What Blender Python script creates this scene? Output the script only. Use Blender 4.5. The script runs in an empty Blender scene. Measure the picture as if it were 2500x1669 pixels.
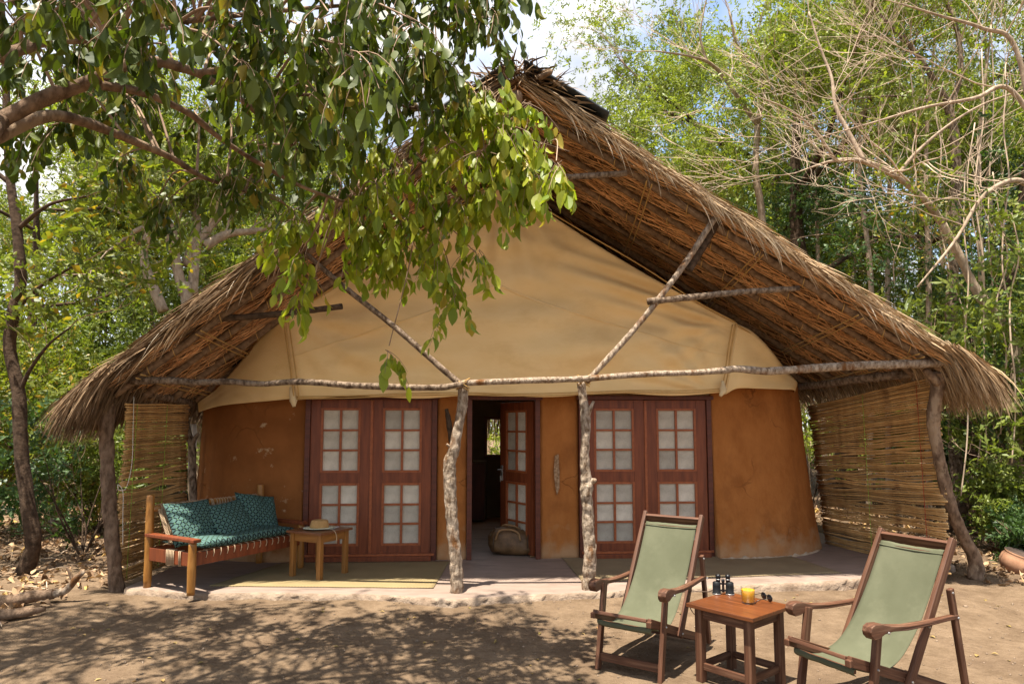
import bpy, bmesh, math, random
import numpy as np
from mathutils import Vector, Matrix, Quaternion, noise
RAD = math.radians
V3 = Vector
rng = random.Random(11)
C = bpy.context.scene.collection
scene = bpy.context.scene

# ------------------------------------------------------------------ camera
H, FPX, CX, CYP, PITCH = 1.72, 1650.0, 1250.0, 896.0, RAD(5)
cam_d = bpy.data.cameras.new('camera')
cam = bpy.data.objects.new('camera', cam_d); C.objects.link(cam)
cam.location = (0, 0, H); cam.rotation_euler = (RAD(90) + PITCH, 0, 0)
cam_d.sensor_width = 36; cam_d.lens = 36 * FPX / 2500
cam_d.shift_y = (CYP - 834.5) / 2500
cam_d.clip_start = 0.05; cam_d.clip_end = 400
scene.camera = cam
scene.cycles.max_bounces = 8; scene.cycles.diffuse_bounces = 5; scene.cycles.transparent_max_bounces = 6
cp, sp = math.cos(PITCH), math.sin(PITCH)
def ray(px, py):
    xc = (px - CX) / FPX; yc = -(py - CYP) / FPX
    return V3((xc, cp - yc * sp, sp + yc * cp))
def at(px, py, Y):                      # photo pixel -> point at depth Y
    d = ray(px, py); return V3((0, 0, H)) + d * (Y / d.y)
def onz(px, py, z=0.0):                 # photo pixel -> point on a level surface
    d = ray(px, py); return V3((0, 0, H)) + d * ((z - H) / d.z)

# ------------------------------------------------------------------ world, sun, exposure
SUN_EL, SUN_AZ = RAD(76), RAD(212)
world = bpy.data.worlds.new('World'); scene.world = world; world.use_nodes = True
nt = world.node_tree; nt.nodes.clear()
wo = nt.nodes.new('ShaderNodeOutputWorld'); bg = nt.nodes.new('ShaderNodeBackground')
sky = nt.nodes.new('ShaderNodeTexSky'); sky.sky_type = 'NISHITA'; sky.sun_disc = False
sky.sun_elevation = SUN_EL; sky.sun_rotation = SUN_AZ; sky.air_density = 1.0; sky.dust_density = 1.5
tc = nt.nodes.new('ShaderNodeTexCoord'); cn = nt.nodes.new('ShaderNodeTexNoise')
cn.inputs['Scale'].default_value = 3.2; cn.inputs['Detail'].default_value = 7; cn.inputs['Roughness'].default_value = 0.55
cr = nt.nodes.new('ShaderNodeValToRGB'); cr.color_ramp.elements[0].position = 0.40; cr.color_ramp.elements[1].position = 0.58
mixc = nt.nodes.new('ShaderNodeMix'); mixc.data_type = 'RGBA'; mixc.inputs['B'].default_value = (5.2, 5.1, 4.95, 1)
c2 = nt.nodes.new('ShaderNodeTexNoise'); c2.inputs['Scale'].default_value = 7.5; c2.inputs['Detail'].default_value = 8
cr2 = nt.nodes.new('ShaderNodeValToRGB'); cr2.color_ramp.elements[0].color = (2.0, 2.03, 2.1, 1); cr2.color_ramp.elements[1].color = (4.6, 4.5, 4.4, 1)
cr2.color_ramp.elements[0].position = 0.33; cr2.color_ramp.elements[1].position = 0.66
nt.links.new(tc.outputs['Generated'], c2.inputs['Vector']); nt.links.new(c2.outputs['Fac'], cr2.inputs['Fac']); nt.links.new(cr2.outputs['Color'], mixc.inputs['B'])
nt.links.new(tc.outputs['Generated'], cn.inputs['Vector']); nt.links.new(cn.outputs['Fac'], cr.inputs['Fac'])
nt.links.new(cr.outputs['Color'], mixc.inputs['Factor']); nt.links.new(sky.outputs['Color'], mixc.inputs['A'])
nt.links.new(mixc.outputs['Result'], bg.inputs['Color']); bg.inputs['Strength'].default_value = 0.12
nt.links.new(bg.outputs['Background'], wo.inputs['Surface'])
sun_d = bpy.data.lights.new('sun', 'SUN'); sun_d.energy = 5.0; sun_d.angle = RAD(0.53); sun_d.color = (1.0, 0.93, 0.82)
sun = bpy.data.objects.new('sun', sun_d); C.objects.link(sun)
sdir = V3((-math.sin(SUN_AZ) * math.cos(SUN_EL), -math.cos(SUN_AZ) * math.cos(SUN_EL), -math.sin(SUN_EL)))
sun.rotation_euler = sdir.to_track_quat('-Z', 'Y').to_euler(); sun.location = (-3, -5, 20)
vs = scene.view_settings
vs.view_transform = 'Standard'; vs.look = 'None'; vs.exposure = 1.5; vs.gamma = 1.0; vs.use_curve_mapping = False

# ------------------------------------------------------------------ object helpers
W = {}
def link(o, parent=None, world=None):
    world = world or Matrix.Identity(4)
    C.objects.link(o)
    if parent is not None:
        o.parent = parent; o.matrix_parent_inverse = W[parent].inverted()
    o.matrix_basis = world; W[o] = world
    return o
def tag(o, label=None, cat=None, group=None, kind=None):
    if label: o['label'] = label
    if cat: o['category'] = cat
    if group: o['group'] = group
    if kind: o['kind'] = kind
    return o
def thing(name, loc, label, cat, group=None):
    o = bpy.data.objects.new(name, None); o.empty_display_size = 0.1
    link(o, None, Matrix.Translation(V3(loc))); return tag(o, label, cat, group)
def mesh_obj(name, verts, faces, mat, parent=None, world=None, smooth=False):
    me = bpy.data.meshes.new(name); me.from_pydata([tuple(v) for v in verts], [], faces)
    if smooth: me.shade_smooth()
    if mat: me.materials.append(mat)
    me.update()
    return link(bpy.data.objects.new(name, me), parent, world)
def rel(name, verts, faces, mat, parent=None, smooth=False):     # world-space verts, origin at first vert
    o = V3(verts[0]); return mesh_obj(name, [V3(v) - o for v in verts], faces, mat, parent, Matrix.Translation(o), smooth)
def np_mesh(name, verts, tris, mat, parent=None, world=None, smooth=False):
    me = bpy.data.meshes.new(name); n, t = len(verts), len(tris)
    me.vertices.add(n); me.vertices.foreach_set('co', np.asarray(verts, dtype=np.float32).ravel())
    me.loops.add(t * 3); me.loops.foreach_set('vertex_index', np.asarray(tris, dtype=np.int32).ravel())
    me.polygons.add(t); me.polygons.foreach_set('loop_start', np.arange(t, dtype=np.int32) * 3)
    me.update(calc_edges=True); me.validate()
    if smooth: me.shade_smooth()
    me.materials.append(mat)
    return link(bpy.data.objects.new(name, me), parent, world)
def basis(p0, p1, up=(0, 0, 1)):
    p0, p1 = V3(p0), V3(p1); x = (p1 - p0).normalized(); u = V3(up)
    if abs(x.dot(u)) > 0.98: u = V3((0, 1, 0))
    y = u.cross(x).normalized(); z = x.cross(y)
    m = Matrix((x, y, z)).transposed().to_4x4(); m.translation = (p0 + p1) / 2
    return m
def box_bm(bm, c, s, bev=0.0):
    r = bmesh.ops.create_cube(bm, size=1.0); vs_ = r['verts']
    for v in vs_: v.co = V3((v.co.x * s[0] + c[0], v.co.y * s[1] + c[1], v.co.z * s[2] + c[2]))
    if bev > 0:
        es = list({e for v in vs_ for e in v.link_edges})
        bmesh.ops.bevel(bm, geom=es, offset=bev, segments=2, affect='EDGES', profile=0.6)
def bm_obj(name, bm, mat, parent=None, world=None, smooth=False):
    me = bpy.data.meshes.new(name); bm.to_mesh(me); bm.free()
    if smooth: me.shade_smooth()
    me.materials.append(mat)
    return link(bpy.data.objects.new(name, me), parent, world)
def bar(name, p0, p1, w, h, mat, parent, up=(0, 0, 1), bev=0.004):
    L = (V3(p1) - V3(p0)).length; bm = bmesh.new(); box_bm(bm, (0, 0, 0), (L, w, h), bev)
    return bm_obj(name, bm, mat, parent, basis(p0, p1, up))
def crom(pts, n):                        # Catmull-Rom resample
    pts = [V3(p) for p in pts]; m = len(pts); out = []
    if m == 2: return [pts[0].lerp(pts[1], i / (n - 1)) for i in range(n)]
    for i in range(n):
        t = i / (n - 1) * (m - 1); k = min(int(t), m - 2); f = t - k
        p1, p2 = pts[k], pts[k + 1]; p0 = pts[k - 1] if k > 0 else p1 * 2 - p2
        p3 = pts[k + 2] if k + 2 < m else p2 * 2 - p1
        out.append(0.5 * ((2 * p1) + (p2 - p0) * f + (2 * p0 - 5 * p1 + 4 * p2 - p3) * f * f + (3 * p1 - p0 - 3 * p2 + p3) * f ** 3))
    return out
def lerps(rs, n):
    if isinstance(rs, (int, float)): return [rs] * n
    m = len(rs); out = []
    for i in range(n):
        t = i / (n - 1) * (m - 1); k = min(int(t), m - 2); f = t - k
        out.append(rs[k] * (1 - f) + rs[k + 1] * f)
    return out
def tube(Vv, Ff, pts, radii, sides=6, rough=0.0, freq=9.0, cap=True):
    b = len(Vv); n = len(pts)
    t = (pts[1] - pts[0]).normalized()
    a = t.orthogonal().normalized()
    for i in range(n):
        t2 = (pts[min(i + 1, n - 1)] - pts[max(i - 1, 0)])
        t2 = t2.normalized() if t2.length > 1e-9 else t
        q = t.rotation_difference(t2); a = (q @ a).normalized(); t = t2
        c = t.cross(a)
        for k in range(sides):
            an = 2 * math.pi * k / sides; d = a * math.cos(an) + c * math.sin(an)
            r = radii[i]
            if rough:
                p = pts[i] + d * r
                r *= 1 + rough * (noise.noise(p * freq) + 0.5 * noise.noise(p * freq * 2.7))
            Vv.append(pts[i] + d * r)
    for i in range(n - 1):
        for k in range(sides):
            k2 = (k + 1) % sides
            Ff.append((b + i * sides + k, b + i * sides + k2, b + (i + 1) * sides + k2, b + (i + 1) * sides + k))
    if cap:
        Ff.append(tuple(b + k for k in range(sides))[::-1]); Ff.append(tuple(b + (n - 1) * sides + k for k in range(sides)))
def log(name, pts, radii, mat, parent=None, sides=12, seg=30, rough=0.12, freq=9.0, extra=None):
    Vv, Ff = [], []
    P = crom(pts, seg); tube(Vv, Ff, P, lerps(radii, seg), sides, rough, freq)
    for ep, er in (extra or []): tube(Vv, Ff, crom(ep, 8), lerps(er, 8), 8, rough, freq)
    return rel(name, Vv, Ff, mat, parent, True)
def lathe(name, prof, mat, parent, world, n=28, smooth=True):
    Vv, Ff = [], []
    for r, z in prof:
        for k in range(n):
            a = 2 * math.pi * k / n; Vv.append((r * math.cos(a), r * math.sin(a), z))
    for i in range(len(prof) - 1):
        for k in range(n):
            k2 = (k + 1) % n
            Ff.append((i * n + k, i * n + k2, (i + 1) * n + k2, (i + 1) * n + k))
    if prof[0][0] > 1e-4: Ff.append(tuple(range(n))[::-1])
    if prof[-1][0] > 1e-4: Ff.append(tuple((len(prof) - 1) * n + k for k in range(n)))
    return mesh_obj(name, Vv, Ff, mat, parent, world, smooth)
def grid_obj(name, fn, nu, nv, mat, parent=None, thick=0.0, smooth=True, world=None):
    Vv = [V3(fn(i / nu, j / nv)) for j in range(nv + 1) for i in range(nu + 1)]
    Ff = [(j * (nu + 1) + i, j * (nu + 1) + i + 1, (j + 1) * (nu + 1) + i + 1, (j + 1) * (nu + 1) + i) for j in range(nv) for i in range(nu)]
    if world is None:
        o = rel(name, Vv, Ff, mat, parent, smooth)
    else:
        o = mesh_obj(name, Vv, Ff, mat, parent, world, smooth)
    if thick:
        md = o.modifiers.new('solid', 'SOLIDIFY'); md.thickness = thick; md.offset = 0
    return o

# ------------------------------------------------------------------ materials
def new_mat(name):
    m = bpy.data.materials.new(name); m.use_nodes = True; n = m.node_tree.nodes
    return m, m.node_tree, n['Principled BSDF'], n['Material Output']
def pmat(name, c1, c2, scale=8, stretch=(1, 1, 1), rough=0.75, bump=0.3, bdist=0.01, island=0.0, spec=0.3, detail=6, c3=None, c3scale=2.0, c3amt=(0.55, 0.65), fine=0.0, bscale=None, ramp=(0.32, 0.68), nrough=0.6):
    m, t, b, out = new_mat(name); L = t.links.new; N = t.nodes.new
    co = N('ShaderNodeTexCoord'); mp = N('ShaderNodeMapping'); mp.inputs['Scale'].default_value = stretch
    L(co.outputs['Object'], mp.inputs['Vector'])
    nz = N('ShaderNodeTexNoise'); nz.inputs['Scale'].default_value = scale; nz.inputs['Detail'].default_value = detail; nz.inputs['Roughness'].default_value = nrough
    L(mp.outputs['Vector'], nz.inputs['Vector'])
    rp = N('ShaderNodeValToRGB'); rp.color_ramp.elements[0].color = (*c1, 1); rp.color_ramp.elements[1].color = (*c2, 1)
    rp.color_ramp.elements[0].position = ramp[0]; rp.color_ramp.elements[1].position = ramp[1]
    L(nz.outputs['Fac'], rp.inputs['Fac']); col = rp.outputs['Color']
    if c3:
        n3 = N('ShaderNodeTexNoise'); n3.inputs['Scale'].default_value = c3scale; n3.inputs['Detail'].default_value = 5; n3.inputs['Roughness'].default_value = 0.65
        L(mp.outputs['Vector'], n3.inputs['Vector'])
        r3 = N('ShaderNodeMapRange'); r3.inputs['From Min'].default_value = c3amt[0]; r3.inputs['From Max'].default_value = c3amt[1]
        L(n3.outputs['Fac'], r3.inputs['Value'])
        mx = N('ShaderNodeMix'); mx.data_type = 'RGBA'; mx.inputs['B'].default_value = (*c3, 1)
        L(r3.outputs['Result'], mx.inputs['Factor']); L(col, mx.inputs['A']); col = mx.outputs['Result']
    if island:
        ge = N('ShaderNodeNewGeometry'); mr = N('ShaderNodeMapRange')
        mr.inputs['To Min'].default_value = 1 - island; mr.inputs['To Max'].default_value = 1 + island
        L(ge.outputs['Random Per Island'], mr.inputs['Value'])
        hs = N('ShaderNodeHueSaturation'); L(mr.outputs['Result'], hs.inputs['Value']); L(col, hs.inputs['Color']); col = hs.outputs['Color']
    L(col, b.inputs['Base Color']); b.inputs['Roughness'].default_value = rough; b.inputs['Specular IOR Level'].default_value = spec
    if bump:
        h = nz.outputs['Fac']
        if bscale or fine:
            nb = N('ShaderNodeTexNoise'); nb.inputs['Scale'].default_value = bscale or scale * fine; nb.inputs['Detail'].default_value = 8; nb.inputs['Roughness'].default_value = 0.65
            L(mp.outputs['Vector'], nb.inputs['Vector']); h = nb.outputs['Fac']
        bp = N('ShaderNodeBump'); bp.inputs['Strength'].default_value = bump; bp.inputs['Distance'].default_value = bdist
        L(h, bp.inputs['Height']); L(bp.outputs['Normal'], b.inputs['Normal'])
    return m
def obj_random(m, amt):
    t = m.node_tree; b = t.nodes['Principled BSDF']; src = b.inputs['Base Color'].links[0].from_socket
    oi = t.nodes.new('ShaderNodeObjectInfo'); mr = t.nodes.new('ShaderNodeMapRange'); mr.inputs['To Min'].default_value = 1 - amt; mr.inputs['To Max'].default_value = 1 + amt
    hs = t.nodes.new('ShaderNodeHueSaturation'); t.links.new(oi.outputs['Random'], mr.inputs['Value']); t.links.new(mr.outputs['Result'], hs.inputs['Value']); t.links.new(src, hs.inputs['Color']); t.links.new(hs.outputs['Color'], b.inputs['Base Color'])
def leaf_mat(name, c1, c2, c3=None, transl=0.35, rough=0.45, spec=0.35, tcol=(1.15, 1.25, 0.5)):
    m, t, b, out = new_mat(name); L = t.links.new; N = t.nodes.new
    ge = N('ShaderNodeNewGeometry'); oi = N('ShaderNodeObjectInfo')
    ad = N('ShaderNodeMath'); ad.operation = 'ADD'; L(ge.outputs['Random Per Island'], ad.inputs[0]); L(oi.outputs['Random'], ad.inputs[1])
    fr = N('ShaderNodeMath'); fr.operation = 'FRACT'; L(ad.outputs[0], fr.inputs[0])
    rp = N('ShaderNodeValToRGB'); e = rp.color_ramp.elements
    e[0].color = (*c1, 1); e[1].color = (*c2, 1); e[1].position = 0.9 if c3 else 1.0
    if c3:
        k = e.new(0.965); k.color = (*c3, 1)
    L(fr.outputs[0], rp.inputs['Fac'])
    L(rp.outputs['Color'], b.inputs['Base Color']); b.inputs['Roughness'].default_value = rough; b.inputs['Specular IOR Level'].default_value = spec
    tr = N('ShaderNodeBsdfTranslucent'); mu = N('ShaderNodeMix'); mu.data_type = 'RGBA'; mu.blend_type = 'MULTIPLY'; mu.inputs['Factor'].default_value = 1
    mu.inputs['B'].default_value = (*tcol, 1); L(rp.outputs['Color'], mu.inputs['A']); L(mu.outputs['Result'], tr.inputs['Color'])
    ms = N('ShaderNodeMixShader'); ms.inputs['Fac'].default_value = transl
    L(b.outputs['BSDF'], ms.inputs[1]); L(tr.outputs['BSDF'], ms.inputs[2]); L(ms.outputs['Shader'], out.inputs['Surface'])
    return m
MT = {}
MT['sand'] = pmat('sand', (0.092, 0.060, 0.035), (0.205, 0.143, 0.090), 3.0, rough=0.95, bump=1.0, bdist=0.05, spec=0.06, bscale=13, detail=14, nrough=0.8, ramp=(0.3, 0.62), c3=(0.115, 0.076, 0.048), c3scale=1.1, c3amt=(0.5, 0.72))
MT['riser'] = pmat('broken_screed_edge', (0.18, 0.125, 0.085), (0.34, 0.26, 0.19), 6, rough=0.95, bump=1.0, bdist=0.03, spec=0.08, bscale=16)
MT['earth'] = pmat('woodland_earth', (0.16, 0.105, 0.065), (0.30, 0.21, 0.14), 3, rough=0.95, bump=0.5, spec=0.1)
MT['deck'] = pmat('screed', nrough=0.72, detail=10, c1=(0.20, 0.148, 0.115), c2=(0.28, 0.21, 0.168), scale=2.5, stretch=(1, 3, 1), rough=0.6, bump=0.2, bdist=0.006, spec=0.3, bscale=22, c3=(0.135, 0.095, 0.072), c3scale=1.6, c3amt=(0.52, 0.75))
MT['mud'] = pmat('mud_plaster', (0.29, 0.102, 0.025), (0.40, 0.155, 0.043), 4.0, (1, 1, 0.6), rough=0.92, bump=0.8, bdist=0.02, spec=0.1, bscale=9, c3=(0.205, 0.072, 0.02), c3scale=1.6, c3amt=(0.48, 0.70), detail=12, nrough=0.74)
MT['mud_worn_shade'] = pmat('mud_plaster_worn_shade', (0.20, 0.072, 0.02), (0.28, 0.105, 0.03), 2.2, rough=0.92, bump=0.55, bdist=0.012, spec=0.12, bscale=9, c3=(0.42, 0.29, 0.165), c3scale=5.5, c3amt=(0.64, 0.72))  # pale flakes are wear; the darker base paints the left wall's shade
def mud_detail(m):
    t = m.node_tree; b = t.nodes['Principled BSDF']; N = t.nodes.new; L = t.links.new
    src = b.inputs['Base Color'].links[0].from_socket; nrm = b.inputs['Normal'].links[0].from_socket
    co = N('ShaderNodeTexCoord'); nz = N('ShaderNodeTexNoise'); nz.inputs['Scale'].default_value = 2.2; nz.inputs['Detail'].default_value = 6; L(co.outputs['Object'], nz.inputs['Vector'])
    mv = N('ShaderNodeMix'); mv.data_type = 'VECTOR'; mv.inputs['Factor'].default_value = 0.32; L(co.outputs['Object'], mv.inputs['A']); L(nz.outputs['Color'], mv.inputs['B'])
    vo = N('ShaderNodeTexVoronoi'); vo.feature = 'DISTANCE_TO_EDGE'; vo.inputs['Scale'].default_value = 2.4; L(mv.outputs['Result'], vo.inputs['Vector'])
    cr_ = N('ShaderNodeMapRange'); cr_.inputs['From Min'].default_value = 0.0; cr_.inputs['From Max'].default_value = 0.014; cr_.inputs['To Min'].default_value = 1; cr_.inputs['To Max'].default_value = 0; L(vo.outputs['Distance'], cr_.inputs['Value'])
    n2 = N('ShaderNodeTexNoise'); n2.inputs['Scale'].default_value = 1.1; L(co.outputs['Object'], n2.inputs['Vector'])
    mk = N('ShaderNodeMapRange'); mk.inputs['From Min'].default_value = 0.50; mk.inputs['From Max'].default_value = 0.62; L(n2.outputs['Fac'], mk.inputs['Value'])
    mu = N('ShaderNodeMath'); mu.operation = 'MULTIPLY'; L(cr_.outputs['Result'], mu.inputs[0]); L(mk.outputs['Result'], mu.inputs[1])
    m1 = N('ShaderNodeMix'); m1.data_type = 'RGBA'; m1.inputs['B'].default_value = (0.16, 0.058, 0.017, 1); L(mu.outputs[0], m1.inputs['Factor']); L(src, m1.inputs['A'])
    # dust and splash stains rising from the floor
    sx = N('ShaderNodeSeparateXYZ'); L(co.outputs['Object'], sx.inputs[0]); n3 = N('ShaderNodeTexNoise'); n3.inputs['Scale'].default_value = 6; n3.inputs['Detail'].default_value = 8; L(co.outputs['Object'], n3.inputs['Vector'])
    ad = N('ShaderNodeMath'); ad.operation = 'MULTIPLY_ADD'; ad.inputs[1].default_value = -0.9; L(n3.outputs['Fac'], ad.inputs[0]); L(sx.outputs['Z'], ad.inputs[2])
    sp2 = N('ShaderNodeMapRange'); sp2.inputs['From Min'].default_value = -0.42; sp2.inputs['From Max'].default_value = -0.10; sp2.inputs['To Min'].default_value = 0.75; sp2.inputs['To Max'].default_value = 0.0; L(ad.outputs[0], sp2.inputs['Value'])
    m2 = N('ShaderNodeMix'); m2.data_type = 'RGBA'; m2.inputs['B'].default_value = (0.40, 0.245, 0.13, 1); L(sp2.outputs['Result'], m2.inputs['Factor']); L(m1.outputs['Result'], m2.inputs['A']); L(m2.outputs['Result'], b.inputs['Base Color'])
    bp = N('ShaderNodeBump'); bp.invert = True; bp.inputs['Strength'].default_value = 0.8; bp.inputs['Distance'].default_value = 0.01; L(mu.outputs[0], bp.inputs['Height']); L(nrm, bp.inputs['Normal']); L(bp.outputs['Normal'], b.inputs['Normal'])
mud_detail(MT['mud']); mud_detail(MT['mud_worn_shade'])
MT['plaster_pale'] = pmat('bare_plaster', (0.36, 0.26, 0.17), (0.52, 0.42, 0.30), 14, rough=0.95, bump=0.6, spec=0.1)
MT['scar'] = pmat('scarred_plaster', (0.17, 0.085, 0.04), (0.40, 0.27, 0.16), 30, rough=0.95, bump=0.8, spec=0.08)
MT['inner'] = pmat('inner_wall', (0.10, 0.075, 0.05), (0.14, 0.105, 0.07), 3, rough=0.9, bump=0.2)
MT['canvas'] = pmat('canvas', (0.77, 0.55, 0.26), (0.83, 0.615, 0.32), 1.6, (1, 1, 2.2), rough=0.9, bump=0.25, bdist=0.012, spec=0.1, bscale=5, c3=(0.68, 0.47, 0.22), c3scale=1.3, c3amt=(0.52, 0.80))
MT['hem'] = pmat('canvas_hem', (0.62, 0.48, 0.27), (0.70, 0.55, 0.33), 3, rough=0.9, bump=0.1, spec=0.1)
MT['frame'] = pmat('dark_mahogany', (0.07, 0.02, 0.011), (0.125, 0.033, 0.017), 3, (10, 10, 0.8), rough=0.45, bump=0.2, bdist=0.003, spec=0.3)
MT['leafwood'] = pmat('mahogany', (0.11, 0.027, 0.010), (0.225, 0.058, 0.020), 3, (8, 8, 0.8), rough=0.42, bump=0.2, bdist=0.003, spec=0.3)
MT['muntin'] = pmat('orange_mahogany', (0.22, 0.058, 0.018), (0.33, 0.095, 0.032), 4, (6, 6, 6), rough=0.45, bump=0.1, bdist=0.002, spec=0.3)
MT['teak'] = pmat('weathered_teak', (0.045, 0.019, 0.010), (0.130, 0.056, 0.029), 2.6, (1.2, 26, 26), rough=0.55, bump=0.4, bdist=0.003, spec=0.25, nrough=0.7, c3=(0.20, 0.115, 0.07), c3scale=1.6, c3amt=(0.52, 0.8))
MT['tabletop'] = pmat('oiled_tabletop', (0.045, 0.013, 0.004), (0.18, 0.056, 0.016), 2.0, (1.2, 26, 26), rough=0.33, nrough=0.72, bump=0.12, bdist=0.002, spec=0.55)
MT['tabletop2'] = pmat('dark_tabletop', (0.12, 0.045, 0.02), (0.2, 0.08, 0.03), 1.6, (1.4, 24, 24), rough=0.33, bump=0.12, bdist=0.002, spec=0.5)
MT['yellowwood'] = pmat('varnished_yellow_wood', (0.17, 0.07, 0.015), (0.30, 0.135, 0.032), 2.0, (1.5, 12, 12), rough=0.38, bump=0.12, bdist=0.003, spec=0.45)
MT['yellowlog'] = pmat('peeled_yellow_log', (0.23, 0.092, 0.016), (0.36, 0.165, 0.035), 5, (6, 6, 1.2), rough=0.38, bump=0.12, bdist=0.003, spec=0.45)
MT['bolt'] = pmat('steel_bolt', (0.35, 0.34, 0.32), (0.45, 0.44, 0.42), 5, rough=0.35, bump=0, spec=0.5)
MT['bolt'].node_tree.nodes['Principled BSDF'].inputs['Metallic'].default_value = 0.8
MT['olive'] = pmat('olive_canvas', (0.072, 0.075, 0.044), (0.098, 0.101, 0.062), 2.4, rough=0.92, bump=0.12, bdist=0.002, spec=0.1, bscale=180, c3=(0.12, 0.12, 0.075), c3scale=3.0, c3amt=(0.5, 0.8))
MT['bark'] = pmat('grey_bark', (0.08, 0.052, 0.033), (0.27, 0.20, 0.14), 26, (1, 1, 0.5), rough=0.92, bump=1.0, bdist=0.03, spec=0.08, bscale=30, ramp=(0.38, 0.60))  # ridge light and crevice shade are put into the colour contrast
MT['bark_pale'] = pmat('pale_peeled_bark', (0.13, 0.085, 0.052), (0.46, 0.365, 0.27), 30, (1, 1, 0.45), rough=0.9, bump=1.0, bdist=0.04, spec=0.08, bscale=28, ramp=(0.34, 0.62), c3=(0.17, 0.078, 0.03), c3scale=6, c3amt=(0.54, 0.66))  # pale bark, with lit ridges and shaded crevices painted by the strong contrast
MT['bark_brown'] = pmat('brown_bark', (0.075, 0.046, 0.028), (0.26, 0.175, 0.115), 18, (1, 1, 0.5), rough=0.92, bump=0.9, bdist=0.02, spec=0.1, bscale=22, c3=(0.30, 0.215, 0.14), c3scale=4.0, c3amt=(0.56, 0.62))
MT['bark_dark'] = pmat('dark_bark', (0.035, 0.023, 0.015), (0.115, 0.076, 0.05), 16, rough=0.95, bump=0.8, bdist=0.02, spec=0.1, bscale=30)
MT['bark_sapling'] = pmat('pale_sapling_bark', (0.22, 0.155, 0.10), (0.44, 0.34, 0.245), 14, (1, 1, 0.5), rough=0.9, bump=0.6, bdist=0.02, spec=0.1, bscale=24)
MT['twig'] = pmat('pale_twig', (0.36, 0.265, 0.18), (0.54, 0.42, 0.305), 3, rough=0.85, bump=0.2, island=0.22, spec=0.15)
MT['twig_brown'] = pmat('brown_twig', (0.20, 0.13, 0.085), (0.34, 0.235, 0.16), 3, rough=0.85, bump=0.2, island=0.25, spec=0.15)
MT['rafter'] = pmat('rafter_bark', (0.12, 0.074, 0.044), (0.30, 0.205, 0.13), 18, rough=0.92, bump=0.8, bdist=0.015, spec=0.1, bscale=24)
MT['rib'] = pmat('palm_rib', (0.62, 0.32, 0.135), (0.82, 0.50, 0.25), 3, rough=0.7, bump=0, island=0.4, spec=0.2)
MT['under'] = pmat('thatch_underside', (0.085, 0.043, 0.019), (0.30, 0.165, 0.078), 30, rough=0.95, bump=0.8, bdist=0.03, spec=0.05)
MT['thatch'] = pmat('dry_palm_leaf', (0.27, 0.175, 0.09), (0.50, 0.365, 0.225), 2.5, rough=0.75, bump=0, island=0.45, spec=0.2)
MT['thatch_dark'] = pmat('dark_palm_leaf', (0.10, 0.06, 0.03), (0.30, 0.20, 0.115), 2.5, rough=0.8, bump=0, island=0.5, spec=0.15)  # darker leaf tone for the left slope and the ridge tuft
MT['thatch_pale'] = pmat('pale_palm_leaf', (0.48, 0.39, 0.27), (0.68, 0.58, 0.44), 2.5, rough=0.7, bump=0, spec=0.2)  # pale loose leaflets, with sunlit straw highlights put into the colour
obj_random(MT['thatch_pale'], 0.3)
MT['sheet'] = pmat('black_plastic', (0.012, 0.016, 0.018), (0.03, 0.036, 0.04), 5, rough=0.5, bump=0.2, spec=0.4)
MT['reed'] = pmat('yellow_reed', (0.42, 0.24, 0.07), (0.56, 0.36, 0.13), 6, rough=0.55, bump=0.2, bdist=0.003, spec=0.3)
MT['cane'] = pmat('split_cane', (0.38, 0.205, 0.068), (0.58, 0.37, 0.155), 4, (2.0, 9, 9), rough=0.5, bump=0.3, bdist=0.003, spec=0.35, c3=(0.21, 0.105, 0.04), c3scale=2.2, c3amt=(0.55, 0.7))
obj_random(MT['cane'], 0.35)
MT['rope'] = pmat('sisal_rope', (0.34, 0.24, 0.15), (0.50, 0.38, 0.25), 90, rough=0.95, bump=0.6, bdist=0.003, spec=0.05)
MT['green_cord'] = pmat('green_cord', (0.25, 0.42, 0.04), (0.33, 0.50, 0.07), 20, rough=0.7, bump=0)
MT['red_cord'] = pmat('red_cord', (0.35, 0.03, 0.02), (0.45, 0.05, 0.03), 20, rough=0.7, bump=0)
MT['white_cord'] = pmat('white_cord', (0.55, 0.52, 0.46), (0.65, 0.62, 0.55), 20, rough=0.8, bump=0)
MT['cloth_white'] = pmat('white_cloth', (0.60, 0.58, 0.54), (0.70, 0.68, 0.64), 4, rough=0.9, bump=0.2)
MT['leather'] = pmat('brown_leather', (0.06, 0.030, 0.011), (0.155, 0.082, 0.032), 9, rough=0.55, bump=0.4, bdist=0.006, spec=0.35, fine=4)
MT['leather_light'] = pmat('worn_leather_handle', (0.20, 0.11, 0.045), (0.30, 0.17, 0.075), 20, rough=0.6, bump=0.3, bdist=0.003)
MT['leather_dark'] = pmat('dark_leather', (0.05, 0.028, 0.015), (0.085, 0.05, 0.028), 8, rough=0.5, bump=0.2)
MT['black'] = pmat('black_leatherette', (0.006, 0.006, 0.006), (0.012, 0.012, 0.012), 60, rough=0.5, bump=0.3, bdist=0.001, spec=0.22)
MT['black_gloss'] = pmat('black_gloss', (0.007, 0.007, 0.008), (0.011, 0.011, 0.012), 5, rough=0.25, bump=0, spec=0.35)
MT['straw'] = pmat('tan_straw', (0.36, 0.20, 0.07), (0.46, 0.27, 0.105), 30, rough=0.85, bump=0.3, bdist=0.002)
MT['brim'] = pmat('pale_straw', (0.60, 0.60, 0.42), (0.68, 0.67, 0.50), 30, rough=0.85, bump=0.3, bdist=0.002)
MT['paper'] = pmat('paper', (0.75, 0.74, 0.72), (0.8, 0.79, 0.77), 3, rough=0.8, bump=0)
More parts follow.
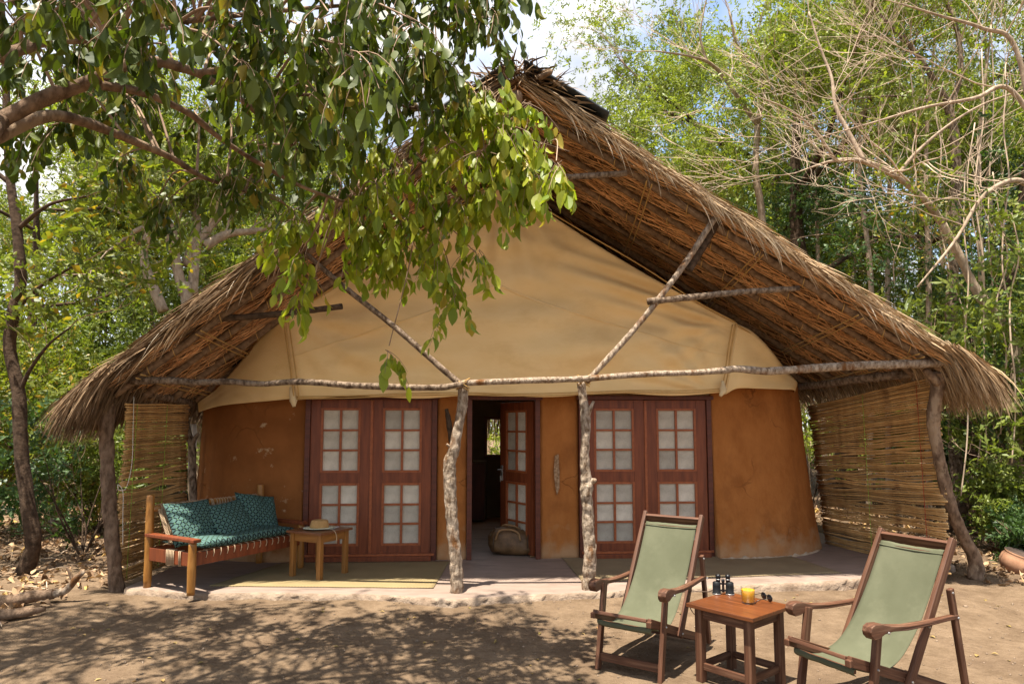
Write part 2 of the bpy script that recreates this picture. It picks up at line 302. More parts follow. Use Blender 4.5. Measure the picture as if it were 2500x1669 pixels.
MT['clay'] = pmat('fired_clay', (0.24, 0.115, 0.06), (0.40, 0.22, 0.13), 4, rough=0.9, bump=0.4, bdist=0.008, c3=(0.45, 0.33, 0.25), c3scale=2.5)
MT['clay_inside'] = pmat('dark_clay', (0.06, 0.04, 0.03), (0.12, 0.08, 0.06), 4, rough=0.95, bump=0.3)  # darker clay tone for the inside of the pot
MT['grey_wall'] = pmat('grey_mud_wall', (0.20, 0.17, 0.14), (0.29, 0.25, 0.20), 3, rough=0.95, bump=0.4)
MT['stone'] = pmat('pebble', (0.13, 0.09, 0.06), (0.26, 0.19, 0.13), 9, rough=0.9, bump=0.3, island=0.3)
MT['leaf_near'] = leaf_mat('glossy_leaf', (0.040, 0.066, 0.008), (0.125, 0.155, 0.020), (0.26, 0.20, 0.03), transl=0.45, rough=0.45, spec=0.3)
MT['leaf_sun_tint'] = leaf_mat('sun_tinted_leaf', (0.15, 0.22, 0.018), (0.38, 0.40, 0.04), (0.42, 0.33, 0.05), transl=0.5, rough=0.42, spec=0.35)  # sunlight on the outer sprays is put into this brighter leaf colour
MT['leaf_fine'] = leaf_mat('fine_green_leaf', (0.12, 0.165, 0.022), (0.29, 0.315, 0.055), transl=0.45)
MT['leaf_yellow'] = leaf_mat('yellow_green_leaf', (0.075, 0.11, 0.014), (0.20, 0.215, 0.028), (0.42, 0.27, 0.03), transl=0.45)
MT['leaf_dark'] = leaf_mat('dark_shrub_leaf', (0.03, 0.065, 0.018), (0.075, 0.13, 0.032), transl=0.3)
MT['leaf_fresh'] = leaf_mat('fresh_green_leaf', (0.10, 0.145, 0.024), (0.215, 0.245, 0.048), transl=0.4)
MT['litter'] = leaf_mat('dry_leaf', (0.13, 0.075, 0.04), (0.44, 0.29, 0.165), (0.48, 0.32, 0.10), transl=0.12, rough=0.7, spec=0.2, tcol=(1, 0.9, 0.7))
MT['leaf_fallen'] = leaf_mat('fallen_leaf', (0.20, 0.15, 0.04), (0.34, 0.22, 0.08), (0.24, 0.11, 0.05), transl=0.15, rough=0.6)

def mesh_pane_mat():
    m, t, b, out = new_mat('wire_mesh_over_cloth'); L = t.links.new; N = t.nodes.new
    co = N('ShaderNodeTexCoord'); mp = N('ShaderNodeMapping'); L(co.outputs['Object'], mp.inputs['Vector'])
    sx = N('ShaderNodeSeparateXYZ'); L(mp.outputs['Vector'], sx.inputs[0])
    def M(op, a, bb=None):
        q = N('ShaderNodeMath'); q.operation = op
        for i, v in enumerate((a, bb)):
            if v is None: continue
            if isinstance(v, (int, float)): q.inputs[i].default_value = v
            else: L(v, q.inputs[i])
        return q.outputs[0]
    u = M('MULTIPLY', sx.outputs['X'], 62.0); v = M('MULTIPLY', sx.outputs['Z'], 62.0)
    a = M('ABSOLUTE', M('SUBTRACT', M('FRACT', M('ADD', u, v)), 0.5)); c = M('ABSOLUTE', M('SUBTRACT', M('FRACT', M('SUBTRACT', u, v)), 0.5))
    w = M('MAXIMUM', M('GREATER_THAN', a, 0.41), M('GREATER_THAN', c, 0.41))
    nz = N('ShaderNodeTexNoise'); nz.inputs['Scale'].default_value = 7; nz.inputs['Detail'].default_value = 4; L(co.outputs['Object'], nz.inputs['Vector'])
    rp = N('ShaderNodeValToRGB'); rp.color_ramp.elements[0].color = (0.27, 0.23, 0.17, 1); rp.color_ramp.elements[1].color = (0.53, 0.47, 0.37, 1)
    rp.color_ramp.elements[0].position = 0.35; rp.color_ramp.elements[1].position = 0.7
    L(nz.outputs['Fac'], rp.inputs['Fac'])
    mx = N('ShaderNodeMix'); mx.data_type = 'RGBA'; mx.inputs['B'].default_value = (0.64, 0.58, 0.48, 1)
    L(w, mx.inputs['Factor']); L(rp.outputs['Color'], mx.inputs['A']); L(mx.outputs['Result'], b.inputs['Base Color'])
    b.inputs['Roughness'].default_value = 0.5
    bp = N('ShaderNodeBump'); bp.inputs['Strength'].default_value = 0.5; bp.inputs['Distance'].default_value = 0.003
    L(w, bp.inputs['Height']); L(bp.outputs['Normal'], b.inputs['Normal'])
    return m
MT['pane'] = mesh_pane_mat(); obj_random(MT['pane'], 0.28)
def cushion_mat():
    m, t, b, out = new_mat('teal_lattice_print'); L = t.links.new; N = t.nodes.new
    co = N('ShaderNodeTexCoord'); sx = N('ShaderNodeSeparateXYZ'); L(co.outputs['Object'], sx.inputs[0])
    def M(op, a, bb=None):
        q = N('ShaderNodeMath'); q.operation = op
        for i, v in enumerate((a, bb)):
            if v is None: continue
            if isinstance(v, (int, float)): q.inputs[i].default_value = v
            else: L(v, q.inputs[i])
        return q.outputs[0]
    K = 15.5
    u = M('MULTIPLY', M('ADD', sx.outputs['X'], sx.outputs['Y']), K); v = M('MULTIPLY', M('SUBTRACT', sx.outputs['X'], sx.outputs['Y']), K)
    fu = M('ABSOLUTE', M('SUBTRACT', M('FRACT', u), 0.5)); fv = M('ABSOLUTE', M('SUBTRACT', M('FRACT', v), 0.5))
    d1 = M('MULTIPLY', M('LESS_THAN', fu, 0.13), M('GREATER_THAN', fv, 0.14)); d2 = M('MULTIPLY', M('LESS_THAN', fv, 0.13), M('GREATER_THAN', fu, 0.14))
    dk = M('MAXIMUM', d1, d2)
    dot = M('MULTIPLY', M('LESS_THAN', fu, 0.09), M('LESS_THAN', fv, 0.09))
    nz = N('ShaderNodeTexNoise'); nz.inputs['Scale'].default_value = 40; L(co.outputs['Object'], nz.inputs['Vector'])
    rp = N('ShaderNodeValToRGB'); rp.color_ramp.elements[0].color = (0.05, 0.108, 0.098, 1); rp.color_ramp.elements[1].color = (0.115, 0.205, 0.175, 1)
    L(nz.outputs['Fac'], rp.inputs['Fac'])
    m1 = N('ShaderNodeMix'); m1.data_type = 'RGBA'; m1.inputs['B'].default_value = (0.006, 0.012, 0.014, 1)
    L(dk, m1.inputs['Factor']); L(rp.outputs['Color'], m1.inputs['A'])
    m2 = N('ShaderNodeMix'); m2.data_type = 'RGBA'; m2.inputs['B'].default_value = (0.10, 0.20, 0.07, 1)
    L(dot, m2.inputs['Factor']); L(m1.outputs['Result'], m2.inputs['A']); L(m2.outputs['Result'], b.inputs['Base Color'])
    b.inputs['Roughness'].default_value = 0.85; b.inputs['Specular IOR Level'].default_value = 0.2
    return m
MT['cushion'] = cushion_mat()
def mat_weave(name, c1, c2, ang):
    m, t, b, out = new_mat(name); L = t.links.new; N = t.nodes.new
    co = N('ShaderNodeTexCoord'); mp = N('ShaderNodeMapping'); mp.inputs['Rotation'].default_value = (0, 0, ang); L(co.outputs['Object'], mp.inputs['Vector'])
    wv = N('ShaderNodeTexWave'); wv.inputs['Scale'].default_value = 11; wv.inputs['Distortion'].default_value = 0.8; wv.inputs['Detail'].default_value = 2; L(mp.outputs['Vector'], wv.inputs['Vector'])
    wf = N('ShaderNodeTexWave'); wf.bands_direction = 'Y'; wf.inputs['Scale'].default_value = 45; wf.inputs['Distortion'].default_value = 1.5; L(mp.outputs['Vector'], wf.inputs['Vector'])
    nz = N('ShaderNodeTexNoise'); nz.inputs['Scale'].default_value = 3; L(co.outputs['Object'], nz.inputs['Vector'])
    ad = N('ShaderNodeMath'); ad.operation = 'MULTIPLY_ADD'; ad.inputs[1].default_value = 0.35; L(wf.outputs['Fac'], ad.inputs[0]); L(wv.outputs['Fac'], ad.inputs[2])
    a2 = N('ShaderNodeMath'); a2.operation = 'MULTIPLY_ADD'; a2.inputs[1].default_value = 0.7; L(nz.outputs['Fac'], a2.inputs[0]); L(ad.outputs[0], a2.inputs[2])
    rp = N('ShaderNodeValToRGB'); rp.color_ramp.elements[0].color = (*c1, 1); rp.color_ramp.elements[1].color = (*c2, 1)
    rp.color_ramp.elements[0].position = 0.25; rp.color_ramp.elements[1].position = 1.0
    hf = N('ShaderNodeMath'); hf.operation = 'MULTIPLY'; hf.inputs[1].default_value = 0.62; L(a2.outputs[0], hf.inputs[0]); L(hf.outputs[0], rp.inputs['Fac'])
    L(rp.outputs['Color'], b.inputs['Base Color']); b.inputs['Roughness'].default_value = 0.85
    bp = N('ShaderNodeBump'); bp.inputs['Strength'].default_value = 0.5; bp.inputs['Distance'].default_value = 0.004
    L(ad.outputs[0], bp.inputs['Height']); L(bp.outputs['Normal'], b.inputs['Normal'])
    return m
MT['mat_a'] = mat_weave('woven_mat_gold', (0.14, 0.10, 0.04), (0.30, 0.225, 0.105), RAD(28))
MT['mat_b'] = mat_weave('woven_mat_striped', (0.10, 0.066, 0.032), (0.31, 0.23, 0.12), RAD(-32))
def glass_mat():
    m, t, b, out = new_mat('clear_glass'); N = t.nodes.new; L = t.links.new
    tr = N('ShaderNodeBsdfTransparent'); gl = N('ShaderNodeBsdfGlossy'); gl.inputs['Roughness'].default_value = 0.03
    tr.inputs['Color'].default_value = (0.95, 0.97, 0.96, 1); lw = N('ShaderNodeLayerWeight'); lw.inputs['Blend'].default_value = 0.35; fz = N('ShaderNodeMapRange'); fz.inputs['To Min'].default_value = 0.03; fz.inputs['To Max'].default_value = 0.40; L(lw.outputs['Facing'], fz.inputs['Value'])
    ms = N('ShaderNodeMixShader'); L(fz.outputs['Result'], ms.inputs['Fac']); L(tr.outputs['BSDF'], ms.inputs[1]); L(gl.outputs['BSDF'], ms.inputs[2]); L(ms.outputs['Shader'], out.inputs['Surface'])
    return m
MT['glass'] = glass_mat()
MT['juice'] = pmat('orange_juice', (0.80, 0.36, 0.008), (0.88, 0.42, 0.01), 3, rough=0.25, bump=0, spec=0.5)

# ------------------------------------------------------------------ ground
def sstep(a, b, x):
    t = min(1, max(0, (x - a) / (b - a))); return t * t * (3 - 2 * t)
DECK = 0.10
def gz(x, y):
    z = 0.018 * noise.noise(V3((x * 0.9, y * 0.9, 3.1))) + 0.007 * noise.noise(V3((x * 4.1, y * 4.1, 7.7)))
    if 3.5 < y < 8 and abs(x) < 7.5: z += 0.006 * noise.noise(V3((x * 8, y * 8, 1.7))) + 0.004 * noise.noise(V3((x * 19, y * 19, 9.7))) + 0.012 * max(0, noise.noise(V3((x * 2.3, y * 2.3, 12))))
    z += 0.10 * sstep(4.6, 6.2, x) * sstep(5.2, 7.5, y) + 0.04 * sstep(-4.2, -5.5, x)
    if y > 5.6: z += 0.038 * sstep(5.7, 6.5, y) * sstep(4.9, 4.4, abs(x)) - 0.05 * sstep(7.0, 7.4, y) * sstep(4.6, 4.2, abs(x))
    if y > 14: z += 0.10 * noise.noise(V3((x * 0.15, y * 0.15, 1.0)))
    return z
def axis(a0, a1, b0, b1, nf, nc):
    mid = [a0 + (a1 - a0) * i / nf for i in range(nf + 1)]
    lo = [a0 - (a0 - b0) * (i / nc) ** 2 for i in range(nc, 0, -1)]; hi = [a1 + (b1 - a1) * (i / nc) ** 2 for i in range(1, nc + 1)]
    return lo + mid + hi
gx = axis(-6.5, 6.5, -120, 120, 290, 20); gy = axis(3.9, 7.4, -30, 160, 110, 26)
GV = [(x, y, gz(x, y)) for y in gy for x in gx]; nx_ = len(gx)
GF = [(j * nx_ + i, j * nx_ + i + 1, (j + 1) * nx_ + i + 1, (j + 1) * nx_ + i) for j in range(len(gy) - 1) for i in range(nx_ - 1)]
g = mesh_obj('ground', GV, GF, MT['sand'], smooth=True); tag(g, kind='structure')

# ------------------------------------------------------------------ veranda floor
front = [(306, 1433), (400, 1442), (475, 1446), (600, 1445), (728, 1446), (914, 1451), (1030, 1457), (1102, 1462), (1178, 1456), (1300, 1450), (1389, 1446), (1500, 1441), (1540, 1438), (1700, 1431), (1821, 1426), (2009, 1417), (2130, 1407), (2230, 1398), (2330, 1378)]
FP = crom([onz(a, b, DECK) for a, b in front], 220)
for i_, p_ in enumerate(FP): p_.y += 0.03 * noise.noise(V3((p_.x * 3.1, 4.4, 0))) + 0.018 * noise.noise(V3((p_.x * 11, 1.4, 0)))
def deck_fn(u, v):
    i = min(219, int(round(u * 219))); f = FP[i]
    k = int(round(v * 16)); bx_ = -4.0 + u * 8.35
    nz_ = noise.noise(V3((f.x * 5, 2.2, 0))) ; n2 = 1.3 * noise.noise(V3((f.x * 13, k * 3.3, 0))) + 0.7 * noise.noise(V3((f.x * 31, k * 1.7, 3)))
    if k == 0: return V3((f.x, f.y - 0.045 - 0.03 * nz_ + 0.02 * n2, -0.09))
    if k == 1: return V3((f.x, f.y - 0.03 - 0.03 * nz_ + 0.03 * n2, 0.012 + 0.012 * n2))
    if k == 2: return V3((f.x, f.y - 0.018 + 0.03 * n2 + 0.02 * nz_, 0.055 + 0.01 * n2))
    if k == 3: return V3((f.x, f.y - 0.008 + 0.022 * n2, 0.085 + 0.008 * n2))
    if k == 4: return V3((f.x, f.y + 0.012 + 0.015 * n2, DECK - 0.004))
    t = (k - 5) / 11.0; t = t * t
    y = f.y + 0.05 + (12.4 - f.y - 0.05) * t; x = f.x + (bx_ - f.x) * t
    return V3((x, y, DECK + 0.002 * noise.noise(V3((x * 2, y * 2, 0)))))
dk = grid_obj('veranda_floor', lambda u, v: deck_fn(u, (4 + 12 * v) / 16), 219, 12, MT['deck']); tag(dk, kind='structure')
grid_obj('floor_edge', lambda u, v: deck_fn(u, 4 * v / 16), 219, 4, MT['riser'], dk)

# ------------------------------------------------------------------ mud cottage
def wallY(x): return 8.50 + 0.06 * x
cott = thing('mud_cottage', (0, 9.5, DECK), 'orange mud-plastered cottage with mahogany glazed doors under the thatch', 'cottage')
def wall(name, path, z0, z1, thick, batter, mat, n=60, m=26, cap=True):
    P = crom([V3((p[0], p[1], 0)) for p in path], n) if len(path) > 2 else crom([V3((p[0], p[1], 0)) for p in path], n)
    N_ = []
    for i in range(n):
        t = (P[min(i + 1, n - 1)] - P[max(i - 1, 0)]).normalized(); N_.append(V3((t.y, -t.x, 0)))
    Vv, Ff = [], []
    for j in range(m + 1):
        z = z0 + (z1 - z0) * j / m
        for i in range(n):
            b = batter * (1 - j / m) ** 1.6
            d = 0.018 * noise.noise(V3((P[i].x * 2.2, P[i].y * 2.2, z * 2.2))) + 0.006 * noise.noise(V3((P[i].x * 8, P[i].y * 8, z * 8)))
            q = P[i] + N_[i] * (b + d); Vv.append(V3((q.x, q.y, z)))
    o2 = len(Vv)
    for j in range(m + 1):
        z = z0 + (z1 - z0) * j / m
        for i in range(n):
            q = P[i] - N_[i] * thick; Vv.append(V3((q.x, q.y, z)))
    for j in range(m):
        for i in range(n - 1):
            a = j * n + i; Ff.append((a, a + 1, a + n + 1, a + n)); Ff.append((o2 + a + 1, o2 + a, o2 + a + n, o2 + a + n + 1))
        for i in (0, n - 1):
            a = j * n + i; f = (a, a + n, o2 + a + n, o2 + a); Ff.append(f if i == 0 else f[::-1])
    for i in range(n - 1):
        a = m * n + i; Ff.append((a, a + 1, o2 + a + 1, o2 + a)); Ff.append((i + 1, i, o2 + i, o2 + i + 1))
    return rel(name, Vv, Ff, mat, cott, True)
def wx(px, py=1200): 
    d = ray(px, py); # x on the front wall line
    k = d.x / d.y; return 8.50 * k / (1 - 0.06 * k)
xl0, xl1 = wx(744), wx(1066); xd0, xd1 = wx(1140), wx(1318); xr0, xr1 = wx(1413), wx(1737)
wall('wall', [(xr1 + 0.01, wallY(xr1) + 0.02), (3.0, wallY(3.0) + 0.03), (3.5, 8.86), (3.86, 9.18), (4.05, 9.6), (4.12, 10.2), (4.12, 12.4)], 0.06, 2.32, 0.26, 0.22, MT['mud'], 90)
wall('wall', [(-4.30, 12.4), (-4.30, 10.0), (-4.24, 9.35), (-4.0, 8.9), (-3.5, 8.52), (-3.0, 8.38), (xl0 - 0.01, wallY(xl0) + 0.02)], 0.06, 2.32, 0.26, 0.12, MT['mud_worn_shade'], 90)
wall('wall', [(xl1 + 0.005, wallY(xl1) + 0.0), (xd0 - 0.005, wallY(xd0) + 0.0)], 0.06, 2.32, 0.24, 0.03, MT['mud'], 14)
wall('wall', [(xd1 + 0.005, wallY(xd1) + 0.0), (xr0 - 0.005, wallY(xr0) + 0.0)], 0.06, 2.32, 0.24, 0.03, MT['mud'], 14)
TOPZ = 2.055
for a, b in ((xl0, xl1), (xd0, xd1), (xr0, xr1)):
    bar('lintel', (a, wallY(a) + 0.12, 2.20), (b, wallY(b) + 0.12, 2.20), 0.20, 0.24, MT['mud'], cott)
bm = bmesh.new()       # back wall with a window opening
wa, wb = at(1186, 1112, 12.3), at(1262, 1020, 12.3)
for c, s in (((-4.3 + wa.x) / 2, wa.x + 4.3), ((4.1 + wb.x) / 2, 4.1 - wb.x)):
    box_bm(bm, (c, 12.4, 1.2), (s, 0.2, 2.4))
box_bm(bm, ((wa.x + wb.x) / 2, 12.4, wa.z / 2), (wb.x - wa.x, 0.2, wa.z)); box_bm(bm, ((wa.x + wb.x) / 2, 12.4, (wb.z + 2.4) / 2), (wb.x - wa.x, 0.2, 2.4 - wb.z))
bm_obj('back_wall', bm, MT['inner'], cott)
wf = None
for x in (wa.x, (wa.x + wb.x) / 2 + 0.0, wb.x):
    bar('window_bar', (x, 12.29, wa.z), (x, 12.29, wb.z), 0.05, 0.05, MT['frame'], cott)
for z in (wa.z, wb.z): bar('window_bar', (wa.x - 0.03, 12.285, z), (wb.x + 0.03, 12.285, z), 0.05, 0.05, MT['frame'], cott)
# interior furniture hint: a dark cupboard against the back wall
cup = thing('cupboard', (-0.75, 11.9, DECK), 'dark cupboard standing inside the cottage, seen through the open doorway', 'cupboard')
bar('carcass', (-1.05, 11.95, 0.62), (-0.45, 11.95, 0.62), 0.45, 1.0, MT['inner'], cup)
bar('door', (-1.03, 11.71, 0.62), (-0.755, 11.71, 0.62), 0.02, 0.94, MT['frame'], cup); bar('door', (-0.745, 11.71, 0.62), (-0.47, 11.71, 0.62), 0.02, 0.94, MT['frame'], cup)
WD = V3((1, 0.06, 0)).normalized(); WN = V3((0.06, -1, 0)).normalized()
def wp(x, off, z): return V3((x, wallY(x), z)) + WN * off
def frame_for(x0, x1, ztop, zbot, label):
    bar('door_frame', wp(x0 + 0.03, 0.02, zbot), wp(x0 + 0.03, 0.02, ztop), 0.10, 0.06, MT['frame'], cott, up=WD)
    bar('door_frame', wp(x1 - 0.03, 0.02, zbot), wp(x1 - 0.03, 0.02, ztop), 0.10, 0.06, MT['frame'], cott, up=WD)
    bar('door_frame', wp(x0 - 0.02, 0.024, ztop + 0.025), wp(x1 + 0.03, 0.024, ztop + 0.025), 0.11, 0.05, MT['frame'], cott)
def leaf(org, d, w, h, label=None, backpane=False):
    d = V3(d).normalized(); nrm = V3((d.y, -d.x, 0)); m = Matrix((d, -nrm, V3((0, 0, 1)))).transposed().to_4x4(); m.translation = org
    bm = bmesh.new(); s = 0.125 * w / 0.74
    zs = [0.0, 0.115, 0.085 + 0.415 * h, 0.085 + 0.415 * h + 0.125, h - 0.105, h]
    box_bm(bm, (s / 2, 0, h / 2), (s, 0.042, h), 0.003); box_bm(bm, (w - s / 2, 0, h / 2), (s, 0.042, h), 0.003)
    for a, b in ((zs[0], zs[1]), (zs[2], zs[3]), (zs[4], zs[5])): box_bm(bm, (w / 2, 0, (a + b) / 2), (w - 2 * s - 0.002, 0.038, b - a), 0.003)
    o = bm_obj('door_leaf', bm, MT['leafwood'], cott, m)
    if label: o['label'] = label
    for za, zb in ((zs[1], zs[2]), (zs[3], zs[4])):
        x0, x1 = s, w - s; t = 0.028
        def gb(c, sz):
            bmm = bmesh.new(); box_bm(bmm, (0, 0, 0), sz, 0.002); bm_obj('glazing_bar', bmm, MT['muntin'], o, m @ Matrix.Translation(V3(c)))
        gb(((x0 + t / 2), -0.004, (za + zb) / 2), (t, 0.042, zb - za)); gb(((x1 - t / 2), -0.004, (za + zb) / 2), (t, 0.042, zb - za))
        gb(((x0 + x1) / 2, -0.004, za + t / 2), (x1 - x0 - 2 * t - 0.002, 0.040, t)); gb(((x0 + x1) / 2, -0.004, zb - t / 2), (x1 - x0 - 2 * t - 0.002, 0.040, t))
        gb(((x0 + x1) / 2, -0.003, (za + zb) / 2), (t, 0.036, zb - za - 2 * t - 0.002))
        ih = (zb - za - 2 * t)
        for k in (1, 2): 
            for sx_ in (0, 1):
                xa = x0 + t if sx_ == 0 else (x0 + x1) / 2 + t / 2; xb = (x0 + x1) / 2 - t / 2 if sx_ == 0 else x1 - t
                gb(((xa + xb) / 2, -0.003, za + t + ih * k / 3), (xb - xa - 0.002, 0.034, t * 0.9))
        for k in range(3):
            for sx_ in (0, 1):
                xa = x0 + t if sx_ == 0 else (x0 + x1) / 2 + t / 2; xb = (x0 + x1) / 2 - t / 2 if sx_ == 0 else x1 - t
                z0_, z1_ = za + t + ih * k / 3 + t * 0.42, za + t + ih * (k + 1) / 3 - t * 0.42
                if k == 0: z0_ = za + t
                if k == 2: z1_ = zb - t
                bmm = bmesh.new(); box_bm(bmm, (0, 0, 0), (xb - xa + 0.006, 0.006, z1_ - z0_ + 0.006))
                bm_obj('pane', bmm, MT['pane'], o, m @ Matrix.Translation(V3(((xa + xb) / 2, 0.006, (z0_ + z1_) / 2))))
    return o, m
for x0, x1 in ((xl0, xl1), (xr0, xr1)):
    frame_for(x0, x1, TOPZ, DECK, '')
    bar('threshold', wp(x0 + 0.06, 0.05, DECK + 0.03), wp(x1 - 0.06, 0.05, DECK + 0.03), 0.16, 0.06, MT['leafwood'], cott)
    bar('threshold', wp(x0 + 0.02, 0.075, DECK + 0.075), wp(x1 - 0.02, 0.075, DECK + 0.075), 0.05, 0.028, MT['muntin'], cott)
    mid = (x0 + x1) / 2; ww = mid - x0 - 0.065
    leaf(wp(x0 + 0.062, 0.02, DECK + 0.062), WD, ww - 0.01, TOPZ - DECK - 0.066)
    leaf(wp(mid + 0.012, 0.02, DECK + 0.062), WD, ww - 0.01, TOPZ - DECK - 0.066)
    bar('meeting_strip', wp(mid + 0.002, 0.045, DECK + 0.09), wp(mid + 0.002, 0.045, TOPZ - 0.01), 0.02, 0.034, MT['muntin'], cott, up=WD)
frame_for(xd0, xd1, TOPZ - 0.005, DECK, '')
hx = xd1 - 0.07
ang = RAD(180 - 57); dd = V3((math.cos(ang), math.sin(ang), 0))
# open leaf: hinge on the right jamb, swung into the room; its local x runs from free edge to hinge
fw = xd1 - xd0 - 0.14; free = V3((hx, wallY(hx) + 0.05, 0)) + dd * fw
o, m = leaf(V3((free.x, free.y, DECK + 0.02)), -dd, fw, TOPZ - DECK - 0.04, 'glazed mahogany door leaf swung open into the room')
hb = bmesh.new(); box_bm(hb, (0.045, -0.026, 0.98), (0.05, 0.012, 0.20), 0.003); box_bm(hb, (0.03, -0.05, 1.02), (0.018, 0.05, 0.018), 0.003); box_bm(hb, (0.075, -0.075, 1.02), (0.11, 0.016, 0.018), 0.004); box_bm(hb, (0.03, -0.04, 0.90), (0.012, 0.012, 0.08), 0.002)
bm_obj('door_handle', hb, MT['bolt'], o, m)
# scar in the plaster and bark hook on the piers
sc = [at(1355, 1112, wallY(0.5) - 0.03), at(1364, 1108, wallY(0.5) - 0.03), at(1366, 1150, wallY(0.5) - 0.04), at(1366, 1190, wallY(0.5) - 0.04), at(1360, 1208, wallY(0.5) - 0.045), at(1356, 1190, wallY(0.5) - 0.04), at(1352, 1150, wallY(0.5) - 0.04)]
scv = [p for p in sc] + [p + V3((0, 0.05, 0)) for p in sc]; n7 = len(sc)
rel('plaster_scar', scv, [tuple(range(n7))] + [(i, i + n7, (i + 1) % n7 + n7, (i + 1) % n7) for i in range(n7)], MT['scar'], cott)
log('wall_hook', [at(1090, 998, 8.38), at(1096, 1030, 8.36), at(1100, 1068, 8.37), at(1102, 1085, 8.38)], [0.02, 0.035, 0.03, 0.018], MT['bark_dark'], cott, 8, 12, 0.3, 20)
# plaster crumbs line at the foot of the right wall
def crumb(u, v):
    pts = [(xr1 + 0.05, wallY(xr1) - 0.2), (3.05, wallY(3.0) - 0.19), (3.62, 8.70), (4.02, 9.06), (4.26, 9.55)]
    p = crom([V3((a, b, 0)) for a, b in pts], 81)[min(80, int(round(u * 80)))]
    h = 0.012 + 0.05 * max(0, noise.noise(V3((u * 22, 1, 1)))) + 0.02 * abs(noise.noise(V3((u * 70, 2, 2))))
    prof = [(-0.05, -0.012), (-0.03, 0.4 * h), (0.0, h), (0.06, h)]
    a, b = prof[int(round(v * 3))]; return V3((p.x, p.y + a, DECK + b))
grid_obj('plaster_skirt', crumb, 80, 3, MT['plaster_pale'], cott)

# ------------------------------------------------------------------ canvas tent
tent = thing('canvas_tent', (0, 10, 2.1), 'sand coloured canvas tent gable stretched above the doors', 'tent')
def cY(px): return 8.22 + 0.06 * (px - 1250) / 1650 * 8.2
TL, TR = (690, 775), (1799, 790); PK = (1216, 438)
def top_y(px):
    if px < PK[0]:
        t = (px - TL[0]) / (PK[0] - TL[0]); return TL[1] + (PK[1] - TL[1]) * t + 14 * math.sin(math.pi * t)
    t = (px - PK[0]) / (TR[0] - PK[0]); return PK[1] + (TR[1] - PK[1]) * t + 16 * math.sin(math.pi * t)
def bot_y(px): return 972 - 12 * (px - 715) / 1060 + 4 * math.sin(px * 0.02)
TRP, TLP, BRP, PKP = at(*TR, 8.2), at(*TL, 8.2), at(1774, 960, 8.2), at(*PK, 8.2)
def gable(u, v):
    xb = 716 + (1774 - 716) * u; xt = TL[0] + (TR[0] - TL[0]) * u
    yb, yt = bot_y(xb), top_y(xt)
    px = xb + (xt - xb) * v; py = yb + (yt - yb) * v
    p = at(px, py, cY(px))
    e = min(1, 6 * u, 6 * (1 - u)) * min(1, 8 * v + 0.15, 8 * (1 - v))
    w = 0.09 * math.sin(p.z * 9 + 1.6 * noise.noise(V3((p.x * 0.9, p.z * 0.6, 0)))) * noise.noise(V3((p.x * 0.5, p.z * 1.4, 5))) * 1.2
    w += 0.075 * sstep(0.5, 0.9, u) * sstep(0.45, 0.9, v) * math.sin((p.z * 1.0 + p.x * 0.28) * 26) + 0.05 * sstep(0.4, 0.05, u) * math.sin((p.z - p.x * 0.5) * 15) * noise.noise(V3((p.x * 2, p.z * 2, 1)))
    for cn_ in (TRP, TLP, BRP, PKP):
        dx_, dz_ = p.x - cn_.x, p.z - cn_.z; ds = math.hypot(dx_, dz_); w += 0.065 * math.sin(math.atan2(dz_, dx_) * 17 + 2 * noise.noise(V3((p.x, p.z, 4)))) * math.exp(-ds / 1.1) * min(1, ds * 3)
    w += 0.06 * noise.noise(V3((p.x * 1.1, p.z * 1.7, 2))) + 0.012 * noise.noise(V3((p.x * 3.0 + p.z * 2, p.z * 5, 9)))
    sag = -0.05 * math.sin(math.pi * u) * math.sin(math.pi * min(1, v * 1.2))
    return p + V3((0, (w * e) + sag, 0))
grid_obj('gable', gable, 110, 70, MT['canvas'], tent, 0.004)
def seamf(zz):
    def fn(u, v):
        best = gable(u, zz); nb = gable(u, zz + 0.012); return best.lerp(nb, v) + V3((0, -0.006, 0))
    return fn
grid_obj('seam', seamf(0.50), 110, 1, MT['canvas'], tent, 0.003)
def side(pts_top, pts_bot, name, seed):
    T = crom(pts_top, 41); B = crom(pts_bot, 41)
    def fn(u, v):
        i = int(round(u * 40)); p = B[i].lerp(T[i], v)
        e = min(1, 5 * u) * min(1, 5 * (1 - v), 4 * v + 0.2)
        w = 0.05 * noise.noise(V3((p.x * 2 + seed, p.y * 2, p.z * 3))) + 0.03 * math.sin((u * 7 + v * 9)) * noise.noise(V3((u * 3, v * 3, seed)))
        return p + V3((0.3, -0.8, 0.1)) * w * e
    grid_obj(name, fn, 40, 16, MT['canvas'], tent, 0.004)
side([at(690, 775, cY(690)), at(640, 815, 8.25), at(590, 880, 8.45), at(530, 948, 8.7), at(484, 985, 8.95), V3((-4.34, 10.4, 2.22)), V3((-4.36, 12.5, 2.22))],
     [at(722, 972, cY(720)), at(660, 978, 8.12), at(590, 984, 8.28), at(530, 992, 8.52), at(486, 1006, 8.85), V3((-4.40, 10.4, 2.02)), V3((-4.42, 12.5, 2.02))], 'side_panel', 3)
side([at(1799, 790, cY(1799)), at(1840, 812, 8.45), at(1885, 858, 8.62), at(1920, 905, 8.9), at(1944, 938, 9.2), V3((4.16, 10.6, 2.24)), V3((4.16, 12.5, 2.24))],
     [at(1772, 962, cY(1772)), at(1800, 948, 8.36), at(1850, 948, 8.46), at(1905, 950, 8.66), at(1940, 956, 9.0), V3((4.22, 10.6, 2.05)), V3((4.22, 12.5, 2.05))], 'side_panel', 8)
